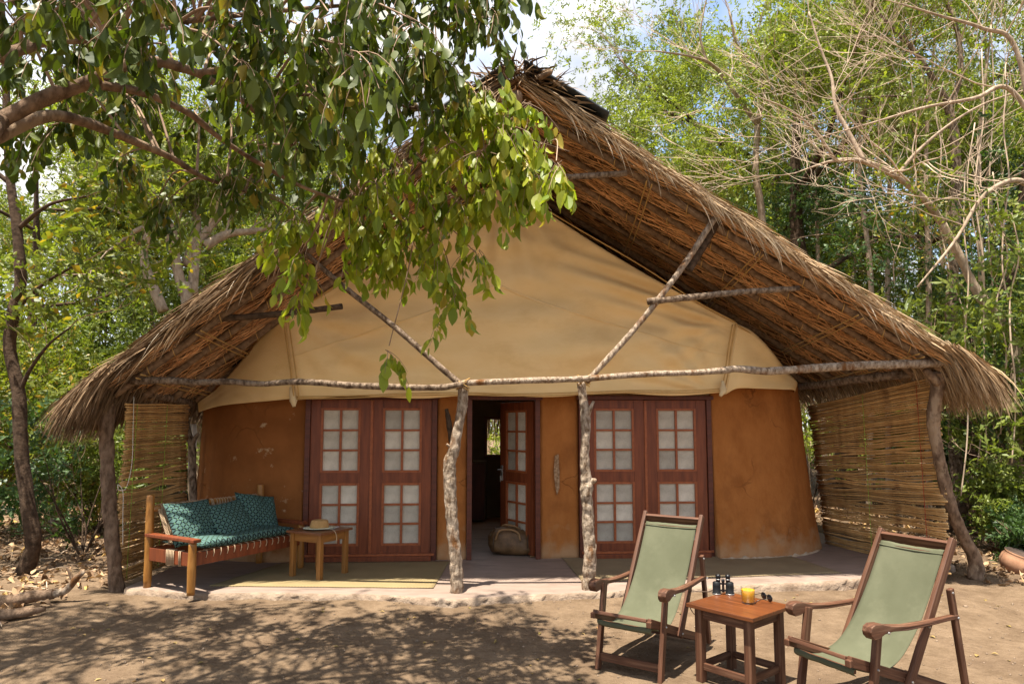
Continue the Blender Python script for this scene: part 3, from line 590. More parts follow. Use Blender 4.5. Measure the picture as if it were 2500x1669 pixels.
for sgn, (a, b) in ((-1, (TL, PK)), (1, (PK, TR))):      # fly sheets running back under the thatch
    def fly(u, v, a=a, b=b):
        px = a[0] + (b[0] - a[0]) * u; p = at(px, top_y(px), cY(px)); return V3((p.x, p.y + v * (12.6 - p.y), p.z + 0.004))
    grid_obj('fly_sheet', fly, 24, 12, MT['canvas'], tent, 0.006)
def reed(name, pp, r=0.009, off=0.03, par=tent, mat='reed', Y=None):
    pts = [at(a, b, (Y if Y else cY(a)) - off) for a, b in pp]
    return log(name, pts, r, MT[mat], par, 6, max(8, 5 * len(pp)), 0.15, 30)
for dy in (0, 5):
    reed('batten', [(722, 968 + dy), (850, 966 + dy), (1000, 960 + dy), (1120, 958 + dy), (1250, 961 + dy), (1400, 958 + dy), (1540, 953 + dy), (1680, 953 + dy), (1765, 948 + dy)], 0.007, 0.06)
for dx in (0, 12): reed('batten', [(692 + dx, 778), (702 + dx, 850), (712 + dx, 920), (718 + dx, 970)], 0.010, 0.06)
for dx in (0, 7): reed('batten', [(1788 + dx, 792), (1778 + dx, 850), (1770 + dx, 910), (1764 + dx, 945)], 0.008, 0.06)
reed('batten', [(700, 775), (830, 690), (960, 605), (1080, 525), (1190, 452)], 0.010, 0.05); reed('batten', [(1240, 455), (1400, 552), (1560, 645), (1700, 735), (1795, 786)], 0.009, 0.05)
log('batten', [at(690, 830, 8.12), at(620, 885, 8.42), at(560, 925, 8.72)], 0.008, MT['reed'], tent, 6, 14, 0.15, 30)
log('batten', [at(700, 955, 8.1), at(600, 962, 8.4), at(500, 978, 9.0)], 0.008, MT['reed'], tent, 6, 14, 0.15, 30)
log('batten', [at(1796, 790, 8.3), at(1860, 835, 8.55), at(1890, 880, 8.75)], 0.007, MT['reed'], tent, 6, 14, 0.15, 30)
hc = [at(706, 975, 8.0), at(712, 986, 7.98), at(722, 992, 7.98)]
log('hem_corner', [at(712, 945, 8.05), at(716, 975, 8.02), at(718, 992, 8.0)], [0.03, 0.05, 0.02], MT['hem'], tent, 8, 10, 0.3, 18)
log('hem_corner', [at(1764, 930, 8.28), at(1766, 952, 8.26), at(1758, 966, 8.24)], [0.02, 0.045, 0.02], MT['hem'], tent, 8, 10, 0.3, 18)

# ------------------------------------------------------------------ thatched shelter
shel = thing('thatched_shelter', (0, 7, 0), 'palm thatched roof shelter on crooked bark posts', 'shelter')
def post(pp, Y, rr, mat, extra=None, base_z=None, rough=0.25, freq=11, sides=26, seg=130):
    pts = [at(a, b, Y if not isinstance(Y, (list, tuple)) else Y[0] + (Y[1] - Y[0]) * i / (len(pp) - 1)) for i, (a, b) in enumerate(pp)]
    if base_z is not None:
        last = pts[-1]; pts.append(V3((last.x, last.y, base_z)))
    o = log('post', pts, rr, MT[mat], shel, sides, seg, rough, freq, extra); return o
z7 = lambda x, y: (700 + x / 2.614, 900 + y / 2.614)
mlY, mrY = 6.80, 6.92
def z7pts(lst): return [z7(a, b) for a, b in lst]
post(z7pts([(1122, 90), (1125, 200), (1105, 310), (1085, 420), (1066, 520), (1040, 600), (1042, 700), (1045, 800), (1050, 900), (1062, 1050), (1078, 1200), (1084, 1320), (1086, 1435)]), mlY, [0.052, 0.052, 0.050, 0.052, 0.060, 0.063, 0.062, 0.060, 0.058, 0.060, 0.062, 0.063, 0.068], 'bark_pale',
     [([at(*z7(1060, 500), mlY), at(*z7(1035, 492), mlY - 0.03), at(*z7(1022, 480), mlY - 0.05)], [0.02, 0.014, 0.012])], -0.03, 0.17, 15)
post(z7pts([(1878, 85), (1890, 180), (1905, 280), (1908, 400), (1902, 520), (1905, 640), (1915, 720), (1912, 800), (1922, 900), (1925, 1020), (1935, 1150), (1930, 1280), (1924, 1385)]), mrY, [0.040, 0.043, 0.052, 0.045, 0.045, 0.050, 0.066, 0.056, 0.060, 0.062, 0.067, 0.062, 0.060], 'bark_pale',
     [([at(*z7(1915, 330), mrY), at(*z7(1935, 260), mrY - 0.03), at(*z7(1960, 205), mrY - 0.04)], [0.03, 0.022, 0.014]), ([at(*z7(1925, 720), mrY), at(*z7(1960, 715), mrY - 0.02), at(*z7(1976, 712), mrY - 0.03)], [0.04, 0.028, 0.02])], 0.06, 0.19, 16)
post([(268, 946), (262, 1010), (260, 1088), (264, 1184), (272, 1299), (284, 1428)], 7.12, [0.062, 0.072, 0.066, 0.070, 0.066, 0.085], 'bark_brown', None, -0.05, 0.22, 8)
post([(2292, 905), (2290, 930), (2279, 1025), (2296, 1130), (2321, 1236), (2352, 1309), (2380, 1365)], (7.45, 7.75), [0.075, 0.072, 0.062, 0.062, 0.064, 0.070, 0.085], 'bark_brown',
     [([at(2292, 930, 7.46), at(2312, 905, 7.44), at(2322, 890, 7.42)], [0.05, 0.045, 0.04]), ([at(2290, 935, 7.46), at(2270, 915, 7.44), at(2258, 903, 7.42)], [0.05, 0.045, 0.035])], 0.02, 0.18, 8)
post([(452, 990), (455, 1040), (468, 1090), (470, 1150), (472, 1230), (474, 1340)], 8.75, [0.05, 0.045, 0.05, 0.045, 0.05, 0.055], 'bark', [([at(468, 1090, 8.75), at(478, 1066, 8.7), at(486, 1058, 8.7)], [0.03, 0.028, 0.02])], 0.05, 0.2, 9, 10, 30)
def pole(name, pp, Ys, rr, mat='bark', seg=36, rough=0.16, freq=10, sides=10):
    n = len(pp); Yl = lerps(list(Ys), n); return log(name, [at(a, b, Yl[i]) for i, (a, b) in enumerate(pp)], rr, MT[mat], shel, sides, seg, rough, freq)
pole('front_beam', [(318, 930), (400, 928), (480, 933), (556, 931), (640, 937), (708, 932), (780, 934), (853, 940), (968, 944), (1060, 946), (1130, 938)], (7.0, 6.85, 6.70), [0.042, 0.032, 0.030, 0.034, 0.030], 'bark', 50, 0.22)
pole('front_beam', [(1112, 938), (1144, 934), (1274, 929), (1404, 925), (1520, 917), (1600, 912), (1700, 909), (1753, 905), (1800, 900), (1860, 905), (1907, 904), (2041, 895), (2160, 890), (2251, 887), (2335, 882)], (6.76, 6.80, 7.05, 7.25, 7.36), [0.030, 0.032, 0.030, 0.040, 0.046, 0.048], 'bark_pale', 60, 0.16)
pole('beam', [(2340, 893), (2251, 908), (2100, 925), (2010, 938), (1930, 945)], (7.5, 8.4, 9.7), [0.055, 0.055, 0.05], 'bark')
pole('beam', [(262, 938), (360, 960), (430, 975), (470, 985)], (7.2, 8.0, 8.9), [0.05, 0.045, 0.045], 'bark')
pole('brace', [(1124, 938), (1085, 905), (960, 795), (850, 708), (745, 618)], (6.76, 6.80, 6.86), [0.034, 0.030, 0.028, 0.026], 'bark')
pole('brace', [(1432, 932), (1500, 858), (1560, 790), (1622, 712), (1680, 632), (1746, 530)], (6.84, 6.86, 6.92), [0.030, 0.030, 0.030, 0.034], 'bark_pale')
pole('brace', [(1680, 660), (1715, 600), (1756, 528)], (7.02, 7.02), [0.045, 0.05, 0.05], 'bark_dark')
pole('collar', [(1582, 736), (1700, 724), (1820, 712), (1950, 704)], (6.84, 7.1), [0.036, 0.034, 0.03], 'bark')
pole('collar', [(1110, 440), (1250, 438), (1400, 432), (1530, 423)], (6.75, 6.85), [0.03, 0.032, 0.03], 'bark')
pole('collar', [(530, 778), (620, 772), (720, 762), (835, 748)], (6.98, 6.85), [0.036, 0.034, 0.03], 'bark_dark')
for (px, py, Y, rr) in ((1130, 938, mlY, 0.062), (1425, 928, mrY, 0.056)):
    c = at(px, py, Y); Vl, Fl = [], []
    for tw in range(4):
        R_ = rr + 0.004 * tw; ring = [c + V3((R_ * math.cos(a), R_ * math.sin(a) * 0.95 - 0.01, (0.045 if tw % 2 else -0.045) * math.cos(a) + 0.012 * tw - 0.02)) for a in [k * math.pi / 10 for k in range(21)]]
        tube(Vl, Fl, ring, [0.005] * 21, 5)
    rel('lashing', Vl, Fl, MT['reed'], shel, True)
# roof planes
A = at(1262, 240, 6.75); EDG = {1: at(2280, 884, 7.40), -1: at(306, 938, 7.02)}
YB = V3((0, 1, 0)); QMAX = 5.9
SL = {s: EDG[s] - A for s in (1, -1)}; NRM = {}
for s in (1, -1):
    n_ = SL[s].cross(YB); n_ = n_ if n_.z > 0 else -n_; NRM[s] = n_.normalized()
def rp(s, t, q, h=0.0):                       # t: 0 ridge .. 1 eave post line; q: metres back from the front rafter; h: height over rafter centre
    k = 0.05 * noise.noise(V3((t * 4 + s * 7, q * 0.8, 1.0))) if h > 0.09 else 0.0
    return A + SL[s] * t + YB * (q) + NRM[s] * (h + k) - V3((0, 0, 0.25 * max(0, t - 1.0)))
def slab(s):
    nu, nv = 60, 26; Vv, Ff = [], []
    for lay, h in ((0, 0.06), (1, 0.12)):
        for j in range(nv + 1):
            for i in range(nu + 1):
                t = -0.015 + 1.075 * i / nu; q = -0.22 + (QMAX + 0.22) * j / nv
                if j == 0: q += 0.05 * noise.noise(V3((t * 20, s, lay)))
                hh = h
                if lay and (j == 0): hh = 0.085
                Vv.append(rp(s, t, q, hh))
    n1 = (nu + 1) * (nv + 1)
    for j in range(nv):
        for i in range(nu):
            a = j * (nu + 1) + i; Ff.append((a, a + 1, a + nu + 2, a + nu + 1)); Ff.append((n1 + a, n1 + a + nu + 1, n1 + a + nu + 2, n1 + a + 1))
    for i in range(nu):
        Ff.append((i, n1 + i, n1 + i + 1, i + 1)); a = nv * (nu + 1) + i; Ff.append((a, a + 1, n1 + a + 1, n1 + a))
    for j in range(nv):
        a = j * (nu + 1); Ff.append((a, a + nu + 1, n1 + a + nu + 1, n1 + a)); a += nu; Ff.append((a, n1 + a, n1 + a + nu + 1, a + nu + 1))
    return rel('thatch_slab', Vv, Ff, MT['under'], shel, False)
SLAB = {s: slab(s) for s in (1, -1)}
# rafters with ties
for s in (1, -1):
    qs = [0.0, 0.56, 1.14, 1.74, 2.4, 3.2, 4.0, 4.8, 5.6]
    for qi, q in enumerate(qs):
        q += rng.uniform(-0.05, 0.05) if qi else 0
        r0 = rng.uniform(0.034, 0.046); end = 1.03 if qi == 0 else rng.uniform(1.02, 1.07)
        pts = [rp(s, t, q + 0.03 * noise.noise(V3((t * 3, q, s))) + (0.07 * (t - 0.5) * rng.uniform(-1, 1) if qi else 0), -0.02 + 0.012 * noise.noise(V3((t * 5, q + 9, s)))) for t in [0.0 + end * k / 8 for k in range(9)]]
        raf = log('rafter', pts, [r0 * 0.8, r0, r0 * 1.1, r0], MT['rafter'], shel, 9, 36, 0.16, 9)
        if q < 1.7:
            for t in [0.12 + 0.093 * k + rng.uniform(-0.02, 0.02) for k in range(10)]:
                c = rp(s, t, q, -0.024); ax = SL[s].normalized(); pts2 = []
                up = NRM[s]; sd = YB; R = r0 + 0.012
                for k in range(11):
                    a = -math.pi * 0.2 + math.pi * 1.4 * k / 10
                    pts2.append(c + sd * (R * math.cos(a)) - up * (R * math.sin(a)) + ax * (0.03 * math.cos(a * 0.8)))
                Vt, Ft = [], []; tube(Vt, Ft, pts2, [0.0055] * 11, 5); rel('tie', Vt, Ft, MT['reed'], raf, True)
    for t in (0.30, 0.56, 0.80, 0.95):
        for dt in (0, 0.012):
            log('purlin_reed', [rp(s, t + dt + 0.01 * k, q, -0.07) for k, q in enumerate((-0.15, 0.4, 1.0, 1.7, 2.4))], 0.008, MT['reed'], shel, 6, 20, 0.15, 20)
log('ridge_pole', [A + V3((0, q, -0.10)) for q in (-0.25, 1.5, 3.5, 5.8)], 0.055, MT['rafter'], shel, 10, 24, 0.15, 7)
# frond ribs under the thatch
def rods(name, gen, n, mat, parent, sides=3):
    Vv, Ff = [], []
    for i in range(n):
        pts, r0, r1 = gen(i); tube(Vv, Ff, pts, lerps([r0, r1], len(pts)), sides, cap=False)
    return np_from(name, Vv, Ff, mat, parent)
def np_from(name, Vv, Ff, mat, parent):
    tris = []
    for f in Ff:
        for k in range(1, len(f) - 1): tris.append((f[0], f[k], f[k + 1]))
    o0 = Vv[0].copy(); arr = np.array([tuple(v) for v in Vv], dtype=np.float32) - np.array(tuple(o0), dtype=np.float32)
    return np_mesh(name, arr, np.array(tris, dtype=np.int32), mat, parent, Matrix.Translation(o0), False)
for s in (1, -1):
    r_ = random.Random(40 + s)
    def gen(i, s=s, r_=r_):
        t = r_.uniform(-0.05, 1.03); q = r_.uniform(-0.24, 2.6) if i % 6 else r_.uniform(2.6, 5.6); L = r_.uniform(0.30, 0.85); h = r_.uniform(0.012, 0.06)
        ang = r_.gauss(-0.40, 0.08) if r_.random() < 0.72 else r_.gauss(0.55, 0.30)
        dt = L / SL[s].length * math.cos(ang); dq = L * math.sin(ang); b = r_.uniform(-0.03, 0.03)
        p = [rp(s, max(0, min(1.05, t + dt * k)), max(-0.21, q + dq * k + b * math.sin(3.1 * k)), h - 0.02 * math.sin(3.14 * k)) for k in (0, 0.5, 1)]
        rr = r_.uniform(0.0055, 0.0088); return p, rr, rr * 0.5
    o = rods('frond_ribs', gen, 2300, MT['rib'], shel); o['kind'] = 'stuff'
# palm leaflets
def strip(Vv, Ff, p, d, L, w, grav, side, seg=4, curl=0.0):
    b = len(Vv); d = d.normalized(); sd = side; step = L / seg
    for k in range(seg + 1):
        f = k / seg; ww = w * (1 - f ** 2.2) * 0.5 + 0.0006
        nn = d.cross(sd).normalized(); s2 = nn.cross(d).normalized()
        Vv.append(p - s2 * ww + nn * ww * 0.35); Vv.append(p.copy()); Vv.append(p + s2 * ww + nn * ww * 0.35)
        p = p + d * step; d = (d + V3((0, 0, -grav / seg)) + sd * curl / seg).normalized()
    for k in range(seg):
        a = b + 3 * k; Ff.append((a, a + 1, a + 4, a + 3)); Ff.append((a + 1, a + 2, a + 5, a + 4))
def rvec(r_): return V3((r_.gauss(0, 1), r_.gauss(0, 1), r_.gauss(0, 1))).normalized()
for s in (1, -1):
    r_ = random.Random(77 + s); ax = SL[s].normalized(); Vv, Ff = [], []
    for i in range(3000 if s > 0 else 5200):           # verge
        t = r_.uniform(-0.01, 1.04); clump = noise.noise(V3((t * 13, s * 3.0, 0.3))) + 0.6 * noise.noise(V3((t * 31, s * 2.0, 7)))
        h = r_.uniform(0.04, 0.135 if s > 0 else 0.18); q = -0.22 + r_.gauss(0, 0.05) + 0.35 * r_.random() ** 2
        fwd = r_.uniform(-0.05, 0.18) + (0.34 if s < 0 else 0.24) * max(0, clump) * 1.6
        d = ax + V3((0, -fwd, 0)) + NRM[s] * r_.gauss(-0.02, 0.08) + rvec(r_) * 0.11
        strip(Vv, Ff, rp(s, t, q, h), d, r_.uniform(0.22, 0.50) * (1.0 if s > 0 else 1.25), r_.uniform(0.006, 0.014), r_.uniform(0.0, 0.30) + (0.45 if s > 0 else 0.6) * max(0, clump), rvec(r_))
    for i in range(4600):                              # eave fringe
        q = r_.uniform(-0.40, 0.6) if i % 2 else r_.uniform(0.0, QMAX); t = r_.uniform(0.97, 1.06); h = r_.uniform(0.05, 0.16)
        d = ax + V3((0, r_.gauss(-0.12, 0.22), -r_.uniform(0.1, 0.6)))
        strip(Vv, Ff, rp(s, t, q, h), d, r_.uniform(0.35, 0.66), r_.uniform(0.008, 0.018), r_.uniform(0.7, 1.9), rvec(r_))
    for i in range(1500):                              # rough top surface
        q = r_.uniform(-0.2, QMAX); t = r_.uniform(0.0, 1.0)
        strip(Vv, Ff, rp(s, t, q, 0.15), ax + rvec(r_) * 0.18, r_.uniform(0.5, 0.9), 0.03, 0.1, YB)
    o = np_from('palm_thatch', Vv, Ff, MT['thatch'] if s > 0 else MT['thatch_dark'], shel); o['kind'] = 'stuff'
    tufts = [r_.uniform(0.05, 1.0) for _ in range(26)]
    for i in range(150):                               # the loose leaflets that hang free of the edge, in tufts
        t = tufts[i % 26] + r_.gauss(0, 0.008); Vh, Fh = [], []
        d = ax * r_.uniform(0.45, 1.0) + V3((0, -r_.uniform(0.05, 0.45), -r_.uniform(0.0, 0.7)))
        p = rp(s, min(1.0, max(0.02, t)), -0.24 + r_.uniform(-0.05, 0.05), r_.uniform(0.05, 0.13))
        strip(Vh, Fh, p, d, r_.uniform(0.22, 0.55), r_.uniform(0.013, 0.022), r_.uniform(0.3, 1.6), V3((0, 1, 0)) + rvec(r_) * 0.5, 6, r_.uniform(-0.3, 0.3))
        rel('palm_leaflet', Vh, Fh, MT['thatch_pale'] if s > 0 or i % 3 == 0 else MT['thatch'], SLAB[s])
Vv, Ff = [], []
r_ = random.Random(5)
for i in range(520):                                   # ridge tuft
    q = r_.uniform(-0.46, 0.15); x = r_.gauss(0, 0.22)
    p = A + V3((x, q + 0.12, 0.22 - 0.5 * abs(x) + r_.uniform(-0.10, 0.06)))
    d = V3((x * 2.4 + r_.gauss(0, 0.35), -r_.uniform(0.2, 1.2), r_.gauss(-0.05, 0.28)))
    strip(Vv, Ff, p, d, r_.uniform(0.12, 0.26), 0.022, r_.uniform(0, 0.7), rvec(r_), 3)
np_from('ridge_tuft', Vv, Ff, MT['thatch_dark'], shel)['kind'] = 'stuff'
log('ridge_stub', [at(1316, 190, 6.4), at(1333, 182, 6.35), at(1346, 174, 6.3)], [0.03, 0.028, 0.024], MT['rafter'], shel, 8, 8, 0.2, 20)
for s in (1, -1):
    def sheet(u, v, s=s):
        return rp(s, -0.01 + 0.185 * u, -0.34 + (QMAX + 0.25) * v, 0.235 + 0.012 * noise.noise(V3((u * 3, v * 20, s))))
    grid_obj('ridge_sheet', sheet, 10, 40, MT['sheet'], shel, 0.022)
# back fringe seen through the rear window
Vv, Ff = [], []
for i in range(900):
    x = r_.uniform(-1.6, 1.6)
    strip(Vv, Ff, V3((x, 13.3 + r_.uniform(-0.1, 0.3), 2.3)), V3((r_.gauss(0, 0.12), r_.gauss(0, 0.1), -1)), r_.uniform(0.5, 1.0), 0.02, 0.1, rvec(r_), 3)
np_from('rear_fringe', Vv, Ff, MT['thatch'], shel)['kind'] = 'stuff'

# ------------------------------------------------------------------ cane blinds
def blind(f0, f1, zb, zt0, zt1, label, seed, n, cords, lean=0.0):
    """f0/f1: ground points of the two ends; zt0/zt1 top heights"""
    t_ = thing('cane_blind', ((f0[0] + f1[0]) / 2, (f0[1] + f1[1]) / 2, zb), label, 'blind', 'cane blinds closing the veranda ends')
    r_ = random.Random(seed); e0, e1 = V3((*f0, 0)), V3((*f1, 0)); dr = (e1 - e0).normalized(); nr = V3((dr.y, -dr.x, 0)); L = (e1 - e0).length
    k = 0; pos = [0.0]
    for i in range(1, n):
        f = i / n; gap = r_.uniform(0.9, 1.12)
        pos.append(pos[-1] + gap)
    tot = pos[-1]; lens = [(r_.uniform(0.05, 0.95) * L, n * r_.uniform(0.06, 0.68), r_.uniform(0.12, 0.34), r_.uniform(0.008, 0.024)) for _ in range(34)]
    for i in range(n):
        f = pos[i] / tot; r = r_.uniform(0.0105, 0.0145); a0 = -r_.uniform(0, 0.05) - lean * f; a1 = L + r_.uniform(0, 0.05)
        pts = []
        for j in range(13):
            x = a0 + (a1 - a0) * j / 12; g_ = x / L
            zt = zt0 + (zt1 - zt0) * g_; z = zb + 0.012 + (zt - zb) * f
            z += 0.034 * noise.noise(V3((x * 1.6, i * 0.22, seed))) * math.sin(math.pi * min(1, f * 1.05)) + 0.009 * noise.noise(V3((x * 2.5, i * 3.7, seed)))
            for lx, li, ll, lg in lens: z += math.copysign(lg, i - li) * math.exp(-((x - lx) / ll) ** 2) * math.exp(-abs(i - li) / 2.2)
            pts.append(e0 + dr * x + nr * (0.05 * math.sin(math.pi * f) * noise.noise(V3((seed, f * 2, x * 0.5))) + r_.uniform(-0.003, 0.003)) + V3((0, 0, z)))
        Vt, Ft = [], []; tube(Vt, Ft, pts, [r * r_.uniform(0.9, 1.1) for _ in pts], 6, 0)
        o0 = pts[0]; m = basis(pts[0], pts[-1]); mi = m.inverted()
        mesh_obj('cane', [mi @ v for v in Vt], Ft, MT['cane'], t_, m, True)
    for g_, mt in cords:
        zt = zt0 + (zt1 - zt0) * g_
        p = [e0 + dr * (L * g_ + 0.05 * (1 - f)) + nr * (0.018) + V3((0, 0, zb + 0.02 + (zt - zb - 0.01) * f)) for f in (0, 0.3, 0.6, 1.0)]
        for off in (0.018, -0.018):
            log('cord', [q + nr * (off - 0.018) for q in p], 0.0028, MT[mt], t_, 5, 20, 0)
    return t_
blind((4.36, 9.55), (4.80, 7.62), DECK, 2.02, 2.26, 'split cane blind hanging behind the two deck chairs', 3, 80, [(0.42, 'green_cord'), (0.86, 'red_cord')], 0.24)
blind((-4.05, 8.45), (-4.08, 7.18), DECK, 1.97, 1.94, 'split cane blind hanging behind the cushioned settee', 9, 74, [(0.4, 'green_cord'), (0.88, 'green_cord')])
wc = log('pull_cord', [at(327, 968, 7.05), at(325, 1040, 7.05), at(322, 1130, 7.05), at(308, 1190, 7.05), at(290, 1195, 7.05), at(288, 1182, 7.05), at(300, 1200, 7.05), at(300, 1260, 7.05), at(300, 1330, 7.05)], 0.003, MT['white_cord'], None, 5, 60, 0)
tag(wc, 'thin white cord dangling from the eave down the blind behind the settee', 'cord')
def cur(u, v):
    p = at(462 + 16 * u + 4 * math.sin(v * 7), 1035 + 150 * v, 9.0); return p + V3((0, 0.03 * math.sin(u * 9 + v * 3), 0))
cu = grid_obj('cloth_curtain', cur, 12, 14, MT['cloth_white'], None, 0.004); tag(cu, 'narrow white cloth hanging at the wall corner behind the settee', 'cloth')

# ------------------------------------------------------------------ settee
SC = V3((-3.06, 7.46, DECK)); SE = V3((0.481, 0.877, 0)).normalized(); SD = V3((SE.y, -SE.x, 0))
def sp_(l, d, z): return SC + SE * l + SD * d + V3((0, 0, z))
LL, DD = 0.70, 0.34
st = thing('settee', SC, 'yellow log settee with rope lacing and dark wooden arms', 'settee')
for l in (-LL, LL):
    log('leg', [sp_(l, -DD, 0.0), sp_(l, -DD, 0.45), sp_(l, -DD - 0.01, 0.885), sp_(l, -DD - 0.01, 0.90)], [0.038, 0.042, 0.040, 0.030], MT['yellowlog'], st, 12, 20, 0.06, 6)
    log('leg', [sp_(l, DD, 0.0), sp_(l, DD, 0.25), sp_(l, DD, 0.50)], [0.036, 0.042, 0.036], MT['yellowlog'], st, 12, 16, 0.06, 6)
    bar('arm', sp_(l, -DD - 0.02, 0.522), sp_(l, DD + 0.07, 0.515), 0.085, 0.036, MT['leafwood'], st, bev=0.008)
    bar('side_rail', sp_(l, -DD + 0.03, 0.335), sp_(l, DD - 0.03, 0.335), 0.035, 0.13, MT['leafwood'], st)
bar('front_rail', sp_(-LL + 0.03, DD, 0.335), sp_(LL - 0.03, DD, 0.335), 0.035, 0.125, MT['leafwood'], st)
bar('back_rail', sp_(-LL + 0.03, -DD, 0.335), sp_(LL - 0.03, -DD, 0.335), 0.035, 0.12, MT['leafwood'], st)
tr_ = log('top_rail', [sp_(-LL + 0.02, -DD, 0.775), sp_(0, -DD, 0.785), sp_(LL - 0.02, -DD, 0.775)], 0.033, MT['yellowlog'], st, 12, 16, 0.06, 6)
r_ = random.Random(3)
k = -0.60
while k < 0.62:                                        # rope lacing of the back
    Vt, Ft = [], []
    ring = [sp_(k + 0.006 * j / 8, -DD + 0.039 * math.cos(j * math.pi / 4), 0.78 + 0.039 * math.sin(j * math.pi / 4)) for j in range(-2, 7)]
    tube(Vt, Ft, ring, [0.0055] * len(ring), 5)
    tube(Vt, Ft, [sp_(k, -DD + 0.04, 0.78), sp_(k + 0.01, -DD + 0.12, 0.60), sp_(k + 0.012, -DD + 0.20, 0.43)], [0.0055] * 3, 5)
    rel('rope', Vt, Ft, MT['rope'], st, True); k += r_.choice((0.018, 0.018, 0.05, 0.035))
for i in range(15):                                    # rope knots over the front rail
    l = -0.56 + i * 0.082
    Vt, Ft = [], []; tube(Vt, Ft, [sp_(l, DD - 0.02, 0.41), sp_(l + 0.004, DD + 0.022, 0.405), sp_(l + 0.008, DD + 0.024, 0.37), sp_(l - 0.004, DD + 0.023, 0.335)], [0.0045] * 4, 5)
    rel('rope', Vt, Ft, MT['rope'], st, True)
for i in range(8):
    d = -0.02 + 0.022 * i + (0.06 if i > 5 else 0)
    Vt, Ft = [], []; tube(Vt, Ft, [sp_(-LL + 0.02, d, 0.408), sp_(-LL - 0.024, d, 0.404), sp_(-LL - 0.024, d + 0.003, 0.262), sp_(-LL + 0.02, d, 0.258)], [0.0055] * 4, 5)
    rel('rope', Vt, Ft, MT['rope'], st, True)
Vt, Ft = [], []
for j in range(26):                                    # side rope of the back web
    f = j / 26; c = sp_(-LL + 0.07, -DD + 0.05 + 0.20 * f, 0.75 - 0.33 * f); rg = [c + SE * 0.017 * math.cos(a) + V3((0, 0, 0.017 * math.sin(a) + 0.004 * a)) for a in [i * math.pi / 4 for i in range(9)]]
    tube(Vt, Ft, rg, [0.006] * 9, 5)
rel('rope', Vt, Ft, MT['rope'], st, True)
def soft_box(name, w, d, t, world, label, cat, group, puff=2.6, wav=0.012, seed=1, parent=None, mat='cushion'):
    n = 22; Vv, Ff = [], []
    for side in (1, -1):
        for j in range(n + 1):
            for i in range(n + 1):
                a, b = -1 + 2 * i / n, -1 + 2 * j / n
                e = max(0, (1 - abs(a) ** puff)) ** 0.5 * max(0, (1 - abs(b) ** puff)) ** 0.5
                pin = 1 - 0.07 * (a * a * (1 - b * b) * 0 + (1 - a * a) * b * b + (1 - b * b) * a * a) 
                nz_ = wav * noise.noise(V3((a * 1.8 + seed, b * 1.8, seed * 1.7))) + 0.5 * wav * noise.noise(V3((a * 5 + seed, b * 5, seed)))
                Vv.append(V3((a * w / 2 * pin, b * d / 2 * pin, side * t / 2 * e + nz_ * (0.4 + e))))
    m = (n + 1) ** 2
    for sd in (0, 1):
        for j in range(n):
            for i in range(n):
                q = sd * m + j * (n + 1) + i; f = (q, q + 1, q + n + 2, q + n + 1); Ff.append(f if sd == 0 else f[::-1])
    o = mesh_obj(name, Vv, Ff, MT[mat], parent, world, True); tag(o, label, cat, group)
    md = o.modifiers.new('weld', 'WELD'); md.merge_threshold = 0.0004
    return o
fr = Matrix((SE, -SD, V3((0, 0, 1)))).transposed().to_4x4()      # x along the seat, y to the back
mm = fr.copy(); mm.translation = sp_(0.0, 0.07, 0.455)
soft_box('seat_pad', 1.27, 0.60, 0.10, mm, 'long teal lattice-print seat pad lying on the settee', 'cushion', None, 8, 0.014, 4)
for (l, dd_, z, tilt, roll, lab) in ((-0.42, -0.06, 0.63, 62, 0, 'teal lattice-print pillow in the settee corner next to the cane blind'), (0.0, 0.0, 0.60, 52, 5, 'sagging middle teal lattice-print pillow on the settee'), (0.40, -0.04, 0.635, 60, -12, 'teal lattice-print pillow on the settee end next to the mud wall')):
    m = fr.copy() @ Matrix.Rotation(RAD(tilt), 4, 'X') @ Matrix.Rotation(RAD(roll), 4, 'Z'); m.translation = sp_(l, dd_, z)
    soft_box('pillow', 0.53, 0.48, 0.17, m, lab, 'pillow', 'teal pillows on the settee', 2.4, 0.016, l * 10 + 7)

# ------------------------------------------------------------------ small square tables
def table(name, c, ang, w, top, hgt, label, legm, topm, stretch=True, leg=0.05, over=0.04, apron=0.07, z0=0.0):
    t = thing(name, (c[0], c[1], z0), label, 'table'); e1 = V3((math.cos(ang), math.sin(ang), 0)); e2 = V3((-e1.y, e1.x, 0)); o = V3((c[0], c[1], z0))
    P = lambda a, b, z: o + e1 * a + e2 * b + V3((0, 0, z))
    h = w / 2 - leg / 2
    tp = bmesh.new(); box_bm(tp, (0, 0, 0), (top, top, 0.026), 0.004); m = Matrix((e1, e2, V3((0, 0, 1)))).transposed().to_4x4(); m.translation = P(0, 0, hgt - 0.013)
    bm_obj('table_top', tp, topm, t, m)
    for a in (-h, h):
        for b in (-h, h): bar('leg', P(a, b, 0), P(a, b, hgt - 0.026), leg, leg, legm, t, up=e1, bev=0.004)
    for s in (-h, h):
        bar('apron', P(-h + leg / 2, s, hgt - 0.028 - apron / 2), P(h - leg / 2, s, hgt - 0.028 - apron / 2), 0.024, apron, legm, t)
        bar('apron', P(s, -h + leg / 2, hgt - 0.028 - apron / 2), P(s, h - leg / 2, hgt - 0.028 - apron / 2), 0.024, apron, legm, t)
        if stretch:
            bar('stretcher', P(-h + leg / 2, s, 0.105), P(h - leg / 2, s, 0.105), 0.026, 0.045, legm, t)
            bar('stretcher', P(s, -h + leg / 2, 0.105), P(s, h - leg / 2, 0.105), 0.026, 0.045, legm, t)
    return P
FT = table('side_table', (1.545, 4.73), RAD(-50), 0.42, 0.50, 0.515, 'reddish oiled square side table between the two deck chairs', MT['teak'], MT['tabletop'], True, 0.052, z0=0.0)
